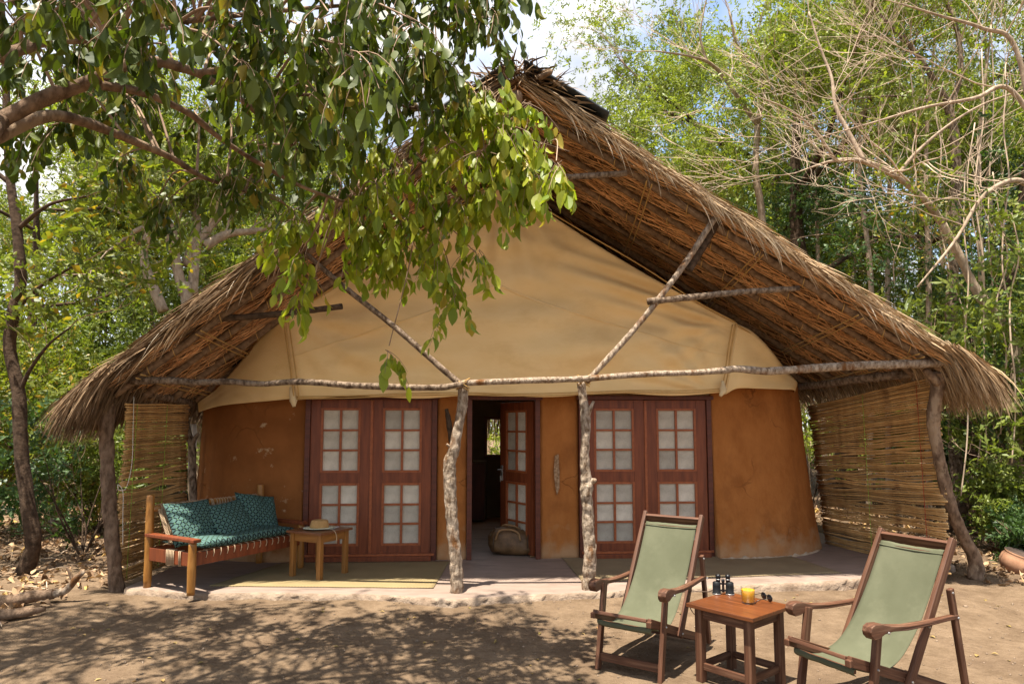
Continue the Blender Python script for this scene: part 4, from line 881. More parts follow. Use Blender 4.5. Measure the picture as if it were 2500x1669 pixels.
bl = [onz(708.5, 1407, DECK), onz(773, 1416.6, DECK), onz(844.5, 1400, DECK), onz(786, 1391, DECK)]
bc = sum(bl, V3((0, 0, 0))) / 4
LT = table('side_table', (bc.x, bc.y), RAD(-28), 0.44, 0.50, 0.50, 'square side table of yellow wood beside the settee, carrying a hat', MT['yellowwood'], MT['tabletop2'], False, 0.052, apron=0.085, z0=DECK)
# hat and paper
hp = at(777, 1291, bc.y); HZ = DECK + 0.50
hat = thing('straw_hat', (bc.x, bc.y - 0.02, HZ + 0.006), 'tan sun hat with a pale brim lying on the small table', 'hat')
hm = W[hat] @ Matrix.Rotation(RAD(20), 4, 'Z')
lathe('brim', [(0.085, 0.006), (0.12, 0.002), (0.165, 0.010), (0.168, 0.013), (0.12, 0.008), (0.085, 0.012)], MT['brim'], hat, hm @ Matrix.Diagonal((1.05, 0.9, 1, 1)), 32)
cr_ = lathe('crown', [(0.096, 0.006), (0.094, 0.03), (0.088, 0.065), (0.080, 0.088), (0.062, 0.094), (0.035, 0.082), (0.0, 0.074)], MT['straw'], hat, hm @ Matrix.Diagonal((1.08, 0.86, 1, 1)), 28)
hb0 = V3((bc.x, bc.y - 0.02, HZ))
log('chin_cord', [hb0 + V3((0.13, -0.08, 0.012)), hb0 + V3((0.20, -0.15, 0.006)), hb0 + V3((0.235, -0.19, -0.04)), hb0 + V3((0.24, -0.195, -0.10)), hb0 + V3((0.225, -0.19, -0.12))], 0.004, MT['rope'], hat, 5, 20, 0)
pa = bmesh.new(); box_bm(pa, (0, 0, 0), (0.30, 0.21, 0.003)); pm = Matrix.Translation(V3((bc.x + 0.01, bc.y + 0.06, HZ + 0.002))) @ Matrix.Rotation(RAD(-8), 4, 'Z')
po = bm_obj('paper_sheet', pa, MT['paper'], None, pm); tag(po, 'white sheet of paper lying under the sun hat', 'paper')

# ------------------------------------------------------------------ deck chairs
def deck_chair(base, ang, label):
    la = V3((math.cos(ang), math.sin(ang), 0)); fw = V3((la.y, -la.x, 0)); b0 = V3((base[0], base[1], 0))
    t = thing('deck_chair', (base[0], base[1], 0), label, 'deck chair', 'olive canvas deck chairs')
    P = lambda u, v, z: b0 + fw * (u * 0.97) + la * (v * 0.97) + V3((0, 0, z * 0.965))
    T = MT['teak']
    for s in (-1, 1):
        base_r = bar('base_rail', P(0.14, s * 0.212, 0.425), P(-0.99, s * 0.212, 0.035), 0.028, 0.058, T, t)
        bar('front_leg', P(0.03, s * 0.244, -0.004), P(-0.085, s * 0.244, 0.60), 0.030, 0.052, T, t, up=fw)
        bar('back_rail', P(-0.345, s * 0.244, 0.215), P(-0.875, s * 0.244, 1.05), 0.030, 0.055, T, t, up=fw, bev=0.006)
        bar('strut', P(-0.88, s * 0.276, 0.045), P(-0.755, s * 0.276, 0.755), 0.028, 0.046, T, t, up=fw, bev=0.006)
        prof = [(0.055, 0.575), (0.062, 0.60), (0.052, 0.625), (0.02, 0.638), (-0.04, 0.634), (-0.12, 0.612), (-0.28, 0.592), (-0.5, 0.588), (-0.80, 0.592), (-0.82, 0.585), (-0.80, 0.566), (-0.5, 0.562), (-0.28, 0.566), (-0.14, 0.578), (-0.06, 0.572), (-0.02, 0.556), (0.03, 0.552)]
        nP = len(prof); Vv = []; half = []
        for (u, z) in prof:
            hw = 0.030 if u > -0.3 else 0.030 - 0.013 * min(1, (-0.3 - u) / 0.4); half.append(hw)
        v0 = s * 0.275
        for sgn in (-1, 1):
            for (u, z), hw in zip(prof, half): Vv.append(P(u, v0 + sgn * hw, z))
        Ff = [tuple(range(nP))[::-1], tuple(range(nP, 2 * nP))] + [(i, (i + 1) % nP, nP + (i + 1) % nP, nP + i) for i in range(nP)]
        o = V3(P(-0.4, v0, 0.59)); mb = basis(P(-0.8, v0, 0.59), P(0.05, v0, 0.59)); mi = mb.inverted()
        arm = mesh_obj('arm', [mi @ x for x in Vv], Ff, T, t, mb)
        md = arm.modifiers.new('bev', 'BEVEL'); md.width = 0.004; md.segments = 2; md.limit_method = 'ANGLE'
        for (u, v, z) in ((-0.05, 0.262, 0.36), (-0.36, 0.262, 0.24), (-0.09, 0.312, 0.578), (-0.775, 0.312, 0.578), (-0.76, 0.293, 0.73), (-0.55, 0.262, 0.54)):
            c = P(u, s * v, z); bm2 = bmesh.new(); bmesh.ops.create_cone(bm2, cap_ends=True, segments=8, radius1=0.008, radius2=0.006, depth=0.008)
            m = la.to_track_quat('Z', 'Y').to_matrix().to_4x4(); m.translation = c; bm_obj('bolt', bm2, MT['bolt'], t, m)
        bar('rail_end', P(0.145, s * 0.216, 0.435), P(0.145, s * 0.216, 0.395), 0.034, 0.03, T, t, up=fw)
    bar('top_bar', P(-0.855, -0.23, 1.005), P(-0.855, 0.23, 1.005), 0.026, 0.065, T, t, up=(fw * 0.53 + V3((0, 0, 0.85))))
    bar('sling_bar', P(-0.815, -0.235, 0.945), P(-0.815, 0.235, 0.945), 0.026, 0.032, T, t)
    bar('front_bar', P(0.125, -0.198, 0.432), P(0.125, 0.198, 0.432), 0.06, 0.024, T, t, up=(fw * -0.35 + V3((0, 0, 0.94))))
    bar('lower_bar', P(0.075, -0.198, 0.352), P(0.075, 0.198, 0.352), 0.03, 0.03, T, t)
    bar('stretcher', P(0.014, -0.229, 0.09), P(0.014, 0.229, 0.09), 0.024, 0.055, T, t)
    for u, z in ((-0.60, 0.150), (-0.70, 0.118), (-0.96, 0.062)): bar('cross_slat', P(u, -0.198, z), P(u, 0.198, z), 0.04, 0.026, T, t)
    bar('lower_stretcher', P(-0.34, -0.228, 0.245), P(-0.34, 0.228, 0.245), 0.026, 0.026, T, t)
    curve = crom([V3((-0.832, 0.93, 0)), V3((-0.835, 0.967, 0)), V3((-0.812, 0.975, 0)), V3((-0.775, 0.91, 0)), V3((-0.64, 0.70, 0)), V3((-0.49, 0.51, 0)), V3((-0.33, 0.372, 0)), V3((-0.17, 0.318, 0)), V3((-0.03, 0.33, 0)), V3((0.06, 0.366, 0)), V3((0.092, 0.374, 0)), V3((0.100, 0.350, 0)), V3((0.075, 0.330, 0))], 61)
    def sling(u, v):
        c = curve[int(round(v * 60))]; x = (u - 0.5) * 2
        w = 0.222 - (0.016 * sstep(0.75, 1.0, v)) - 0.008 * math.sin(math.pi * v)
        dz = -0.014 * (1 - x * x) * math.sin(math.pi * v) + 0.014 * noise.noise(V3((u * 3 + base[0], v * 5, 3))) * math.sin(math.pi * v) + 0.005 * noise.noise(V3((u * 9, v * 2.5, base[0])))
        return P(c.x, x * w, c.y + dz)
    sl = grid_obj('sling', sling, 16, 60, MT['olive'], t, 0.003)
    def hem(u, v):
        vv = 0.205 + 0.012 * v; p = sling(u, 0); a = curve[int(vv * 60)]; b = curve[int(vv * 60) + 1]; f = vv * 60 - int(vv * 60); c = a.lerp(b, f)
        return P(c.x + 0.004, (u - 0.5) * 2 * 0.219, c.y + 0.003 - 0.006 * (1 - (2 * u - 1) ** 2))
    grid_obj('seam', hem, 16, 1, MT['olive'], sl, 0.002)
    return P
P1 = deck_chair((0.825, 4.88), RAD(-35), 'olive canvas deck chair between the pale bark post and the side table')
P2 = deck_chair((1.915, 4.16), RAD(-63), 'olive canvas deck chair turned sideways beside the glass of juice')

# ------------------------------------------------------------------ things on the front table
TZ = 0.515
def ont(px, py): return onz(px, py, TZ)
bp_ = ont(1766, 1450)
bino = thing('binoculars', bp_, 'black binoculars standing upright on the side table', 'binoculars')
bm0 = Matrix.Translation(bp_) @ Matrix.Rotation(RAD(-8), 4, 'Z')
for s in (-1, 1):
    m = bm0 @ Matrix.Translation(V3((s * 0.046, 0, 0)))
    lathe('barrel', [(0.031, 0.0), (0.032, 0.006), (0.030, 0.010), (0.030, 0.016), (0.028, 0.018), (0.0285, 0.06), (0.027, 0.085), (0.018, 0.090)], MT['black'], bino, m @ Matrix.Diagonal((1.0, 0.9, 1, 1)), 24)
    m2 = bm0 @ Matrix.Translation(V3((s * 0.034, 0, 0.0)))
    e = lathe('eyepiece', [(0.014, 0.086), (0.015, 0.096), (0.0165, 0.100), (0.0165, 0.112), (0.015, 0.114), (0.018, 0.118), (0.0185, 0.134), (0.016, 0.138), (0.012, 0.138), (0.011, 0.132), (0.0, 0.131)], MT['black_gloss'], bino, m2, 22)
    lathe('ring', [(0.0165, 0.103), (0.0175, 0.104), (0.0175, 0.108), (0.0165, 0.109)], MT['bolt'], bino, m2, 22)
    lathe('ring', [(0.0322, 0.002), (0.0326, 0.003), (0.0326, 0.007), (0.0322, 0.008)], MT['bolt'], bino, m @ Matrix.Diagonal((1.0, 0.9, 1, 1)), 24)
lathe('hinge', [(0.009, 0.015), (0.009, 0.085), (0.012, 0.088), (0.012, 0.104), (0.009, 0.108)], MT['black_gloss'], bino, bm0, 18)
for z in (0.028, 0.075): 
    b2 = bmesh.new(); box_bm(b2, (0, 0, z), (0.06, 0.012, 0.012), 0.003); bm_obj('bridge', b2, MT['black_gloss'], bino, bm0)
sb = bp_
log('strap', [sb + V3((-0.07, 0.01, 0.03)), sb + V3((-0.10, 0.03, 0.012)), sb + V3((-0.16, 0.06, 0.006)), sb + V3((-0.215, 0.09, 0.0)), sb + V3((-0.23, 0.10, -0.07)), sb + V3((-0.20, 0.085, -0.15)), sb + V3((-0.14, 0.06, -0.185)), sb + V3((-0.08, 0.05, -0.17)), sb + V3((-0.055, 0.05, -0.11))], 0.0035, MT['leather_dark'], bino, 6, 40, 0)
gp = ont(1827, 1472)
gl = thing('drinking_glass', gp, 'clear tumbler of orange juice on the side table', 'glass')
gm = Matrix.Translation(gp + V3((0, 0, 0.0005)))
lathe('tumbler', [(0.0, 0.0), (0.040, 0.0), (0.043, 0.004), (0.0475, 0.110), (0.0465, 0.111), (0.0455, 0.110), (0.0415, 0.013), (0.038, 0.0105), (0.0, 0.010)], MT['glass'], gl, gm, 36)
lathe('juice', [(0.0, 0.0118), (0.037, 0.0122), (0.0405, 0.0145), (0.0440, 0.092), (0.0435, 0.093), (0.0, 0.0925)], MT['juice'], gl, gm, 36)
sgp = ont(1872, 1466)
sgl = thing('sunglasses', sgp, 'dark folded-open sunglasses on the side table beside the juice', 'sunglasses')
sm_ = Matrix.Translation(sgp + V3((0, 0, 0.028))) @ Matrix.Rotation(RAD(-76), 4, 'Z')
for s in (-1, 1):
    m = sm_ @ Matrix.Translation(V3((s * 0.034, 0, 0))) @ Matrix.Rotation(RAD(90), 4, 'X') @ Matrix.Diagonal((1.1, 0.85, 1, 1))
    lathe('lens', [(0.0, -0.002), (0.027, -0.002), (0.029, 0.0), (0.027, 0.002), (0.0, 0.002)], MT['black_gloss'], sgl, m, 20)
    Vt, Ft = [], []; tube(Vt, Ft, crom([sm_ @ V3((s * 0.066, 0, 0.008)), sm_ @ V3((s * 0.064, -0.06, 0.004)), sm_ @ V3((s * 0.058, -0.105, -0.004)), sm_ @ V3((s * 0.055, -0.13, -0.024))], 10), [0.0028] * 10, 6); rel('temple', Vt, Ft, MT['black_gloss'], sgl, True)
Vt, Ft = [], []; tube(Vt, Ft, [sm_ @ V3((-0.008, 0, 0.008)), sm_ @ V3((0, 0, 0.012)), sm_ @ V3((0.008, 0, 0.008))], [0.003] * 3, 6); rel('bridge', Vt, Ft, MT['black_gloss'], sgl, True)

# ------------------------------------------------------------------ mats and bag
def floor_mat(name, corners, mat, label, z):
    c = [onz(a, b, DECK) for a, b in corners]
    def fn(u, v):
        p = c[0].lerp(c[1], u).lerp(c[3].lerp(c[2], u), v)
        p = p + V3((0.012 * noise.noise(V3((v * 7, u * 2, 1))), 0.010 * noise.noise(V3((u * 9, v * 2, 4))), 0))
        return V3((p.x, p.y, DECK + z + 0.002 * noise.noise(V3((p.x * 3, p.y * 3, 2)))))
    o = grid_obj(name, fn, 40, 16, mat, None, 0.006); tag(o, label, 'mat', 'woven mats on the veranda floor'); return o
floor_mat('floor_mat', [(510, 1431), (1058, 1436), (1098, 1370), (690, 1374)], MT['mat_a'], 'golden woven straw mat under the small table with the hat', 0.007)
floor_mat('floor_mat', [(1424, 1422), (2055, 1399), (1896, 1347), (1369, 1359)], MT['mat_b'], 'striped woven straw mat on the veranda behind the deck chairs', 0.007)
bgc = onz(1252, 1356, DECK); bgc = V3((bgc.x, bgc.y + 0.12, DECK))
bag = thing('duffel_bag', bgc, 'slumped brown leather duffel bag in the doorway', 'bag')
def duffel():
    n, m = 40, 28; Vv, Ff = [], []
    for j in range(m + 1):
        ph = -math.pi / 2 + math.pi * j / m
        for i in range(n):
            th = 2 * math.pi * i / n
            sg = lambda v, e: math.copysign(abs(v) ** e, v)
            x = 0.275 * sg(math.cos(ph), 0.55) * sg(math.cos(th), 0.6); y = 0.15 * sg(math.cos(ph), 0.6) * sg(math.sin(th), 0.75); z = 0.145 * sg(math.sin(ph), 0.72)
            zz = z + 0.145; slump = 1 - 0.30 * max(0, x / 0.275) - 0.10 * max(0, -x / 0.275 - 0.5) * (zz / 0.29)
            w = 0.030 * noise.noise(V3((x * 7, y * 7, z * 9))) + 0.024 * noise.noise(V3((x * 15, y * 10, z * 19)))
            Vv.append(V3((x * (1 + w * 2), y * (1 + w * 3) * (1.12 - 0.25 * zz / 0.29), max(0.003, zz * slump + w * (1 if zz > 0.05 else 0)))))
    for j in range(m):
        for i in range(n):
            i2 = (i + 1) % n; Ff.append((j * n + i, j * n + i2, (j + 1) * n + i2, (j + 1) * n + i))
    return Vv, Ff
bV, bF = duffel(); bm_ = Matrix.Translation(bgc) @ Matrix.Rotation(RAD(-10), 4, 'Z') @ Matrix.Scale(1.14, 4)
mesh_obj('body', bV, bF, MT['leather'], bag, bm_, True)
B = lambda x, y, z: bm_ @ V3((x, y, z))
log('handle', [B(-0.17, -0.15, 0.17), B(-0.12, -0.165, 0.275), B(0.0, -0.13, 0.285), B(0.08, -0.12, 0.25), B(0.11, -0.145, 0.17)], 0.013, MT['leather_light'], bag, 8, 24, 0.1)
log('handle', [B(-0.15, 0.06, 0.27), B(-0.10, 0.02, 0.315), B(0.0, 0.0, 0.31), B(0.08, 0.03, 0.27)], 0.013, MT['leather_light'], bag, 8, 24, 0.1)
log('strap', [B(0.255, -0.10, 0.06), B(0.275, -0.13, 0.13), B(0.25, -0.12, 0.19), B(0.30, -0.11, 0.16), B(0.325, -0.10, 0.07), B(0.29, -0.12, 0.012), B(0.22, -0.17, 0.012)], 0.010, MT['leather_light'], bag, 6, 30, 0)
for x in (-0.19, 0.19):
    ring = [B(x, 0.158 * math.cos(a) * (1.0 if math.sin(a) < 0.3 else 0.92), 0.14 + (0.150 if x < 0 else 0.128) * math.sin(a)) for a in [math.pi * 1.12 + (-math.pi * 1.24) * k / 20 for k in range(21)]]
    log('seam_strap', ring, 0.007, MT['leather_dark'], bag, 6, 30, 0)
log('zip', [B(-0.22, 0.0, 0.278), B(0.0, 0.01, 0.285), B(0.2, 0.0, 0.235)], 0.006, MT['leather_dark'], bag, 6, 16, 0)

# ------------------------------------------------------------------ clay pot, fallen log, stump, far hut
pp_ = onz(2500, 1400, 0.08)
pot = thing('clay_pot', (pp_.x, pp_.y, gz(pp_.x, pp_.y)), 'broad clay pot half sunk in the leaf litter', 'pot')
pmx = Matrix.Translation(V3((pp_.x + 0.10, pp_.y + 0.15, gz(pp_.x, pp_.y) - 0.12))) @ Matrix.Scale(0.92, 4) @ Matrix.Rotation(RAD(12), 4, 'Y') @ Matrix.Rotation(RAD(10), 4, 'X')
lathe('body', [(0.0, 0.0), (0.16, 0.02), (0.26, 0.10), (0.30, 0.19), (0.285, 0.27), (0.255, 0.31), (0.27, 0.33)], MT['clay'], pot, pmx, 36)
lathe('inside', [(0.27, 0.331), (0.235, 0.31), (0.26, 0.26), (0.27, 0.19), (0.23, 0.10), (0.0, 0.05)], MT['clay_inside'], pot, pmx, 36)
flog = thing('fallen_branch', onz(40, 1490, 0.0), 'bare forked branch lying in the leaf litter', 'branch')
def gp_(px, py, up): 
    p = onz(px, py, 0.05); return V3((p.x, p.y, gz(p.x, p.y) + up))
log('stem', [gp_(-60, 1490, 0.07), gp_(20, 1478, 0.07), gp_(90, 1470, 0.07), gp_(130, 1468, 0.08)], [0.07, 0.062, 0.055, 0.05], MT['bark_brown'], flog, 12, 30, 0.2, 8)
q0 = gp_(128, 1468, 0.08)
log('fork', [q0, at(160, 1440, q0.y), at(185, 1412, q0.y), at(204, 1394, q0.y)], [0.045, 0.036, 0.03, 0.022], MT['bark_pale'], flog, 10, 20, 0.2, 10)
log('fork', [at(178, 1418, q0.y), at(170, 1398, q0.y), at(163, 1383, q0.y)], [0.018, 0.014, 0.010], MT['bark_brown'], flog, 8, 10, 0.2, 10)
log('limb', [gp_(-40, 1512, 0.05), gp_(60, 1502, 0.05), gp_(110, 1494, 0.05)], [0.05, 0.042, 0.025], MT['bark_brown'], flog, 10, 20, 0.2, 10)
sp0 = at(148, 1125, 12.0)
stp = thing('tree_stump', (sp0.x, sp0.y, gz(sp0.x, 12)), 'pale weathered stump standing among green shrubs', 'stump')
log('stem', [V3((sp0.x, 12, gz(sp0.x, 12) - 0.05)), V3((sp0.x - 0.03, 12, 0.5)), at(146, 1150, 12), at(156, 1108, 12)], [0.17, 0.14, 0.135, 0.12], MT['bark_pale'], stp, 14, 30, 0.25, 5, [([at(150, 1130, 12), at(164, 1112, 11.95), at(172, 1106, 11.95)], [0.10, 0.07, 0.03])])
hc0 = V3((-17.6, 22.5, 0)); hut2 = thing('round_hut', (hc0.x, hc0.y, gz(hc0.x, hc0.y)), 'grey round hut with a pale thatched cone roof beyond the shrubs', 'hut')
lathe('wall', [(2.3, -0.1), (2.32, 0.2), (2.25, 2.5)], MT['grey_wall'], hut2, Matrix.Translation(hc0), 40)
lathe('plinth', [(2.55, -0.1), (2.5, 0.14), (2.33, 0.16)], MT['plaster_pale'], hut2, Matrix.Translation(hc0), 40)
lathe('roof', [(3.0, 2.15), (3.05, 2.25), (1.6, 3.7), (0.05, 5.2)], MT['thatch'], hut2, Matrix.Translation(hc0), 48)
Vv, Ff = [], []
for i in range(2200):
    a = r_.uniform(0, 2 * math.pi); f = r_.random() ** 0.6; rr = 0.1 + 2.95 * f; z = 5.25 - 3.0 * f
    strip(Vv, Ff, hc0 + V3((rr * math.cos(a), rr * math.sin(a), z)), V3((math.cos(a), math.sin(a), -0.95)) + rvec(r_) * 0.15, r_.uniform(0.4, 0.8), 0.04, 0.2, rvec(r_), 3)
np_from('roof_thatch', Vv, Ff, MT['thatch'], hut2)['kind'] = 'stuff'

# ------------------------------------------------------------------ leaves
LEAF8 = np.array([(0, 0, 0), (0.24, 0.20, 0.06), (0.33, 0.50, 0.09), (0, 1.0, -0.08), (-0.33, 0.50, 0.09), (-0.24, 0.20, 0.06), (0, 0.30, 0.0), (0, 0.66, -0.02)], dtype=np.float32)
LEAF8F = np.array([(0, 1, 6), (0, 6, 5), (6, 1, 2), (6, 2, 7), (5, 6, 7), (5, 7, 4), (7, 2, 3), (4, 7, 3)], dtype=np.int32)
def big_leaf():
    tt = [0.10, 0.27, 0.48, 0.70, 0.88]; ww = [0.13, 0.27, 0.32, 0.24, 0.10]; V_ = [(0, 0, 0)]; F_ = []
    for t_, w_ in zip(tt, ww): V_ += [(-w_, t_, 0.28 * w_), (0, t_, 0), (w_, t_, 0.28 * w_)]
    V_.append((0, 1.0, -0.03)); F_ += [(0, 2, 1), (0, 3, 2)]
    for k in range(4):
        a = 1 + 3 * k; F_ += [(a, a + 1, a + 4), (a, a + 4, a + 3), (a + 1, a + 2, a + 5), (a + 1, a + 5, a + 4)]
    a = 13; F_ += [(a, a + 1, 16), (a + 1, a + 2, 16)]
    return np.array(V_, dtype=np.float32), np.array(F_, dtype=np.int32)
LEAF17, LEAF17F = big_leaf()
LEAF4 = np.array([(0, 0, 0), (0.30, 0.5, 0.10), (0, 1.0, 0), (-0.30, 0.5, 0.10)], dtype=np.float32)
LEAF4F = np.array([(0, 1, 2), (0, 2, 3)], dtype=np.int32)
def norm_(a): return a / np.maximum(np.linalg.norm(a, axis=1, keepdims=True), 1e-6)
def leaf_frames(axes, g_):
    axes = norm_(axes); rnd = g_.normal(size=axes.shape); side = norm_(np.cross(axes, rnd)); nrm = np.cross(side, axes); return axes, side, nrm
def leaves(name, cen, axes, size, mat, parent, tmpl=LEAF4, faces=LEAF4F, width=1.0, seed=1, frames=None):
    g_ = np.random.default_rng(seed); a, s, n = frames if frames else leaf_frames(axes, g_)
    cen = np.asarray(cen, dtype=np.float32); N = len(cen); o0 = cen[0].copy()
    wv = (width * g_.uniform(0.68, 1.12, N))[:, None, None]; cv = g_.uniform(-0.6, 3.2, N)[:, None, None]; kv = g_.normal(0, 0.10, N)[:, None, None]
    ty = tmpl[None, :, 1:2]
    v = (cen - o0)[:, None, :] + size[:, None, None] * ((tmpl[None, :, 0:1] * wv + kv * ty * ty) * s[:, None, :] + ty * a[:, None, :] + (tmpl[None, :, 2:3] * cv - 0.10 * cv * ty * ty) * n[:, None, :])
    f = faces[None] + (np.arange(N) * len(tmpl))[:, None, None]
    return np_mesh(name, v.reshape(-1, 3), f.reshape(-1, 3), mat, parent, Matrix.Translation(V3(o0.tolist())))
# spray template: a short stalk of leaves
def spray(n, seed, ll=0.42):
    g_ = random.Random(seed); T, F = [], []
    for k in range(n):
        y = (k + 0.5) / n; a = g_.uniform(-1.2, 1.2); d = V3((math.sin(a) + 0.5 * (-1) ** k, 0.7, g_.uniform(-0.6, 0.5))).normalized(); sd = d.cross(V3((g_.uniform(-.4, .4), g_.uniform(-.3, .3), 1))).normalized()
        b = len(T); p = V3((g_.uniform(-.08, .08), y * 0.8, g_.uniform(-.1, .1)))
        for u, w, z in ((0, 0, 0), (0.5, 0.27, 0.06), (1, 0, 0), (0.5, -0.27, 0.06)):
            q = p + d * (ll * u) + sd * (ll * w) + V3((0, 0, z * ll)); T.append(tuple(q))
        F += [(b, b + 1, b + 2), (b, b + 2, b + 3)]
    return np.array(T, dtype=np.float32), np.array(F, dtype=np.int32)
SPR = spray(7, 3, 0.36)

# ------------------------------------------------------------------ branching
def under_roof(q): return 6.2 < q.y < 13.2 and abs(q.x) < 5.6 and q.z < 5.35 - 0.60 * abs(q.x) + 0.1
def grow(Vv, Ff, tips, p, d, L, r, lvl, r_, up=0.15, wander=0.28, kids=(3, 5), shrink=0.62, sides=5, seg=5, spread=0.8, mid=None):
    pts = [p.copy()]; q = p.copy(); d = d.normalized()
    for k in range(seg):
        d = (d + rvec(r_) * wander / (1 + 0.0 * k) + V3((0, 0, up * 0.25))).normalized(); q = q + d * (L / seg)
        if under_roof(q): return
        pts.append(q.copy())
    r = max(r, 0.0036)
    sd = max(3, sides - (0 if lvl > 1 else 2)); tube(Vv, Ff, pts, lerps([r, r * (0.55 if lvl else 0.3)], seg + 1), sd, cap=False)
    if mid is not None:
        for w in pts[1:]: mid.append((w, d.copy(), lvl))
    if lvl <= 0:
        tips.append((q, d)); tips.append((pts[seg // 2 + 1], d)); return
    for k in range(r_.randint(*kids)):
        f = r_.uniform(0.35, 1.0); i = min(seg - 1, int(f * seg)); s = pts[i].lerp(pts[i + 1], f * seg - i)
        nd = (d + rvec(r_) * spread + V3((0, 0, up))).normalized()
        grow(Vv, Ff, tips, s, nd, L * shrink * r_.uniform(0.7, 1.2), r * 0.55 * r_.uniform(0.8, 1.1), lvl - 1, r_, up, wander, kids, shrink, sides, seg, spread, mid)
    nd = (d + rvec(r_) * 0.2).normalized(); grow(Vv, Ff, tips, q, nd, L * shrink, r * 0.5, lvl - 1, r_, up, wander, kids, shrink, sides, seg, spread, mid)
def tree(name, label, base, limbs, bark, twigm, leafm, seed, lvl=2, per=0.9, L0=1.2, nleaf=3, lsz=0.25, spread=0.8, up=0.15, droop=0.2, trunk=None, group=None, trunk_r=(0.12, 0.09), cat='tree', sub=None, tw_r=0.25, kids=(2, 4), jit=0.22, wander=0.28, clip=None):
    """limbs: list of (points, radii). trunk: (points, radii). Side branches are grown off the limbs."""
    r_ = random.Random(seed); t = thing(name, base, label, cat, group); tips = []; Bv, Bf = [], []
    if trunk: log('trunk', trunk[0], trunk[1], MT[bark], t, 12, 40, 0.18, 4)
    Lv, Lf = [], []
    for pts, rad in limbs:
        n = max(10, 5 * len(pts)); P = crom(pts, n); R = lerps(rad, n); Lv, Lf = [], []; tube(Lv, Lf, P, R, 9, 0.12, 6); rel('limb', Lv, Lf, MT[bark], t, True)
        ln = sum((P[i + 1] - P[i]).length for i in range(n - 1)); m = max(2, int(ln / per))
        for k in range(m):
            f = r_.uniform(0.2, 1.0); i = min(n - 2, int(f * (n - 1))); tdir = (P[i + 1] - P[i]).normalized()
            grow(Bv, Bf, tips, P[i], (tdir * 0.5 + rvec(r_) * 0.9 + V3((0, 0, up * 2))), L0 * r_.uniform(0.6, 1.2), max(0.004, R[i] * tw_r * r_.uniform(0.7, 1.2)), lvl, r_, up, wander, kids, 0.66, 5, 5, spread)
        grow(Bv, Bf, tips, P[-1], (P[-1] - P[-2]), L0, R[-1] * 0.7, lvl, r_, up, wander, kids, 0.66, 5, 5, spread)
    if Bv: 
        o = np_from('branches', Bv, Bf, MT[twigm], t); o['kind'] = 'stuff'
    if leafm and tips:
        g_ = np.random.default_rng(seed)
        c = np.repeat(np.array([tuple(x[0]) for x in tips]), nleaf, axis=0); d = np.repeat(np.array([tuple(x[1]) for x in tips]), nleaf, axis=0)
        c = c + g_.normal(size=c.shape) * jit; ax = d * 0.6 + g_.normal(size=d.shape) * 0.7 + np.array([0, 0, -droop]); sz = g_.uniform(0.6, 1.25, len(c)) * lsz
        keep = c[:, 2] > 0.06
        if clip is not None: keep &= clip(c)
        c, ax, sz = c[keep], ax[keep], sz[keep]
        o = leaves('crown', c, ax, sz, MT[leafm], t, SPR[0], SPR[1], 1.0, seed); o['kind'] = 'stuff'
    return t
gzv = lambda x, y, u=0.0: V3((x, y, gz(x, y) + u))
def P_(lst, Y0, Y1=None):
    Y1 = Y0 if Y1 is None else Y1; n = len(lst); return [at(a, b, Y0 + (Y1 - Y0) * i / max(1, n - 1)) for i, (a, b) in enumerate(lst)]
def offroof(c): return ~((c[:, 1] < 13.4) & (c[:, 1] > 6.0) & (np.abs(c[:, 0]) < 5.9) & (c[:, 2] < 5.9 - 0.55 * np.abs(c[:, 0])))

# near overhanging tree on the left: limbs traced from the photograph, foliage in hanging sprays
near = thing('overhanging_tree', (-4.6, 2.6, gz(-4.6, 2.6)), 'big glossy-leaved tree whose boughs hang over the roof and the shaded sand', 'tree')
z1 = lambda x, y: (x / 2.61, y / 2.61)
limbA = [V3((-4.55, 2.6, -0.1)), V3((-4.5, 2.65, 1.4)), V3((-4.1, 2.9, 2.7))] + [at(*z1(a, b), Y) for a, b, Y in ((-350, 900, 3.25), (0, 770, 3.5), (300, 620, 3.6), (560, 530, 3.65), (780, 420, 3.7), (1000, 395, 3.8), (1150, 430, 3.9), (1300, 490, 4.0), (1540, 640, 4.2), (1700, 780, 4.35), (1900, 960, 4.6))]
log('trunk', limbA[:5], [0.14, 0.12, 0.09, 0.065, 0.050], MT['bark_brown'], near, 14, 40, 0.14, 6)
limbs_near = [(limbA[4:], [0.042, 0.040, 0.037, 0.034, 0.031, 0.030, 0.024, 0.020, 0.014, 0.010])]
limbs_near.append(([at(*z1(a, b), Y) for a, b, Y in ((-200, 960, 3.4), (0, 860, 3.55), (200, 765, 3.7), (380, 740, 3.85), (600, 800, 4.1), (900, 920, 4.4), (1100, 1010, 4.6), (1300, 1130, 4.8), (1560, 1220, 5.0))], [0.042, 0.042, 0.038, 0.032, 0.030, 0.026, 0.022, 0.016, 0.010]))
limbs_near.append(([at(*z1(a, b), Y) for a, b, Y in ((650, 545, 3.65), (900, 590, 3.8), (1200, 720, 4.0), (1400, 880, 4.2), (1650, 1040, 4.45), (1950, 1200, 4.7), (2340, 1330, 5.0), (2700, 1420, 5.1))], [0.026, 0.022, 0.020, 0.017, 0.015, 0.012, 0.009, 0.006]))
limbs_near.append(([at(a, b, Y) for a, b, Y in ((0, 140, 3.0), (60, 118, 3.1), (120, 100, 3.2), (260, 92, 3.4), (400, 60, 3.6), (560, 40, 3.8), (760, 20, 4.0), (900, 15, 4.2), (1050, 40, 4.4))], [0.030, 0.028, 0.022, 0.018, 0.016, 0.013, 0.010, 0.007]))
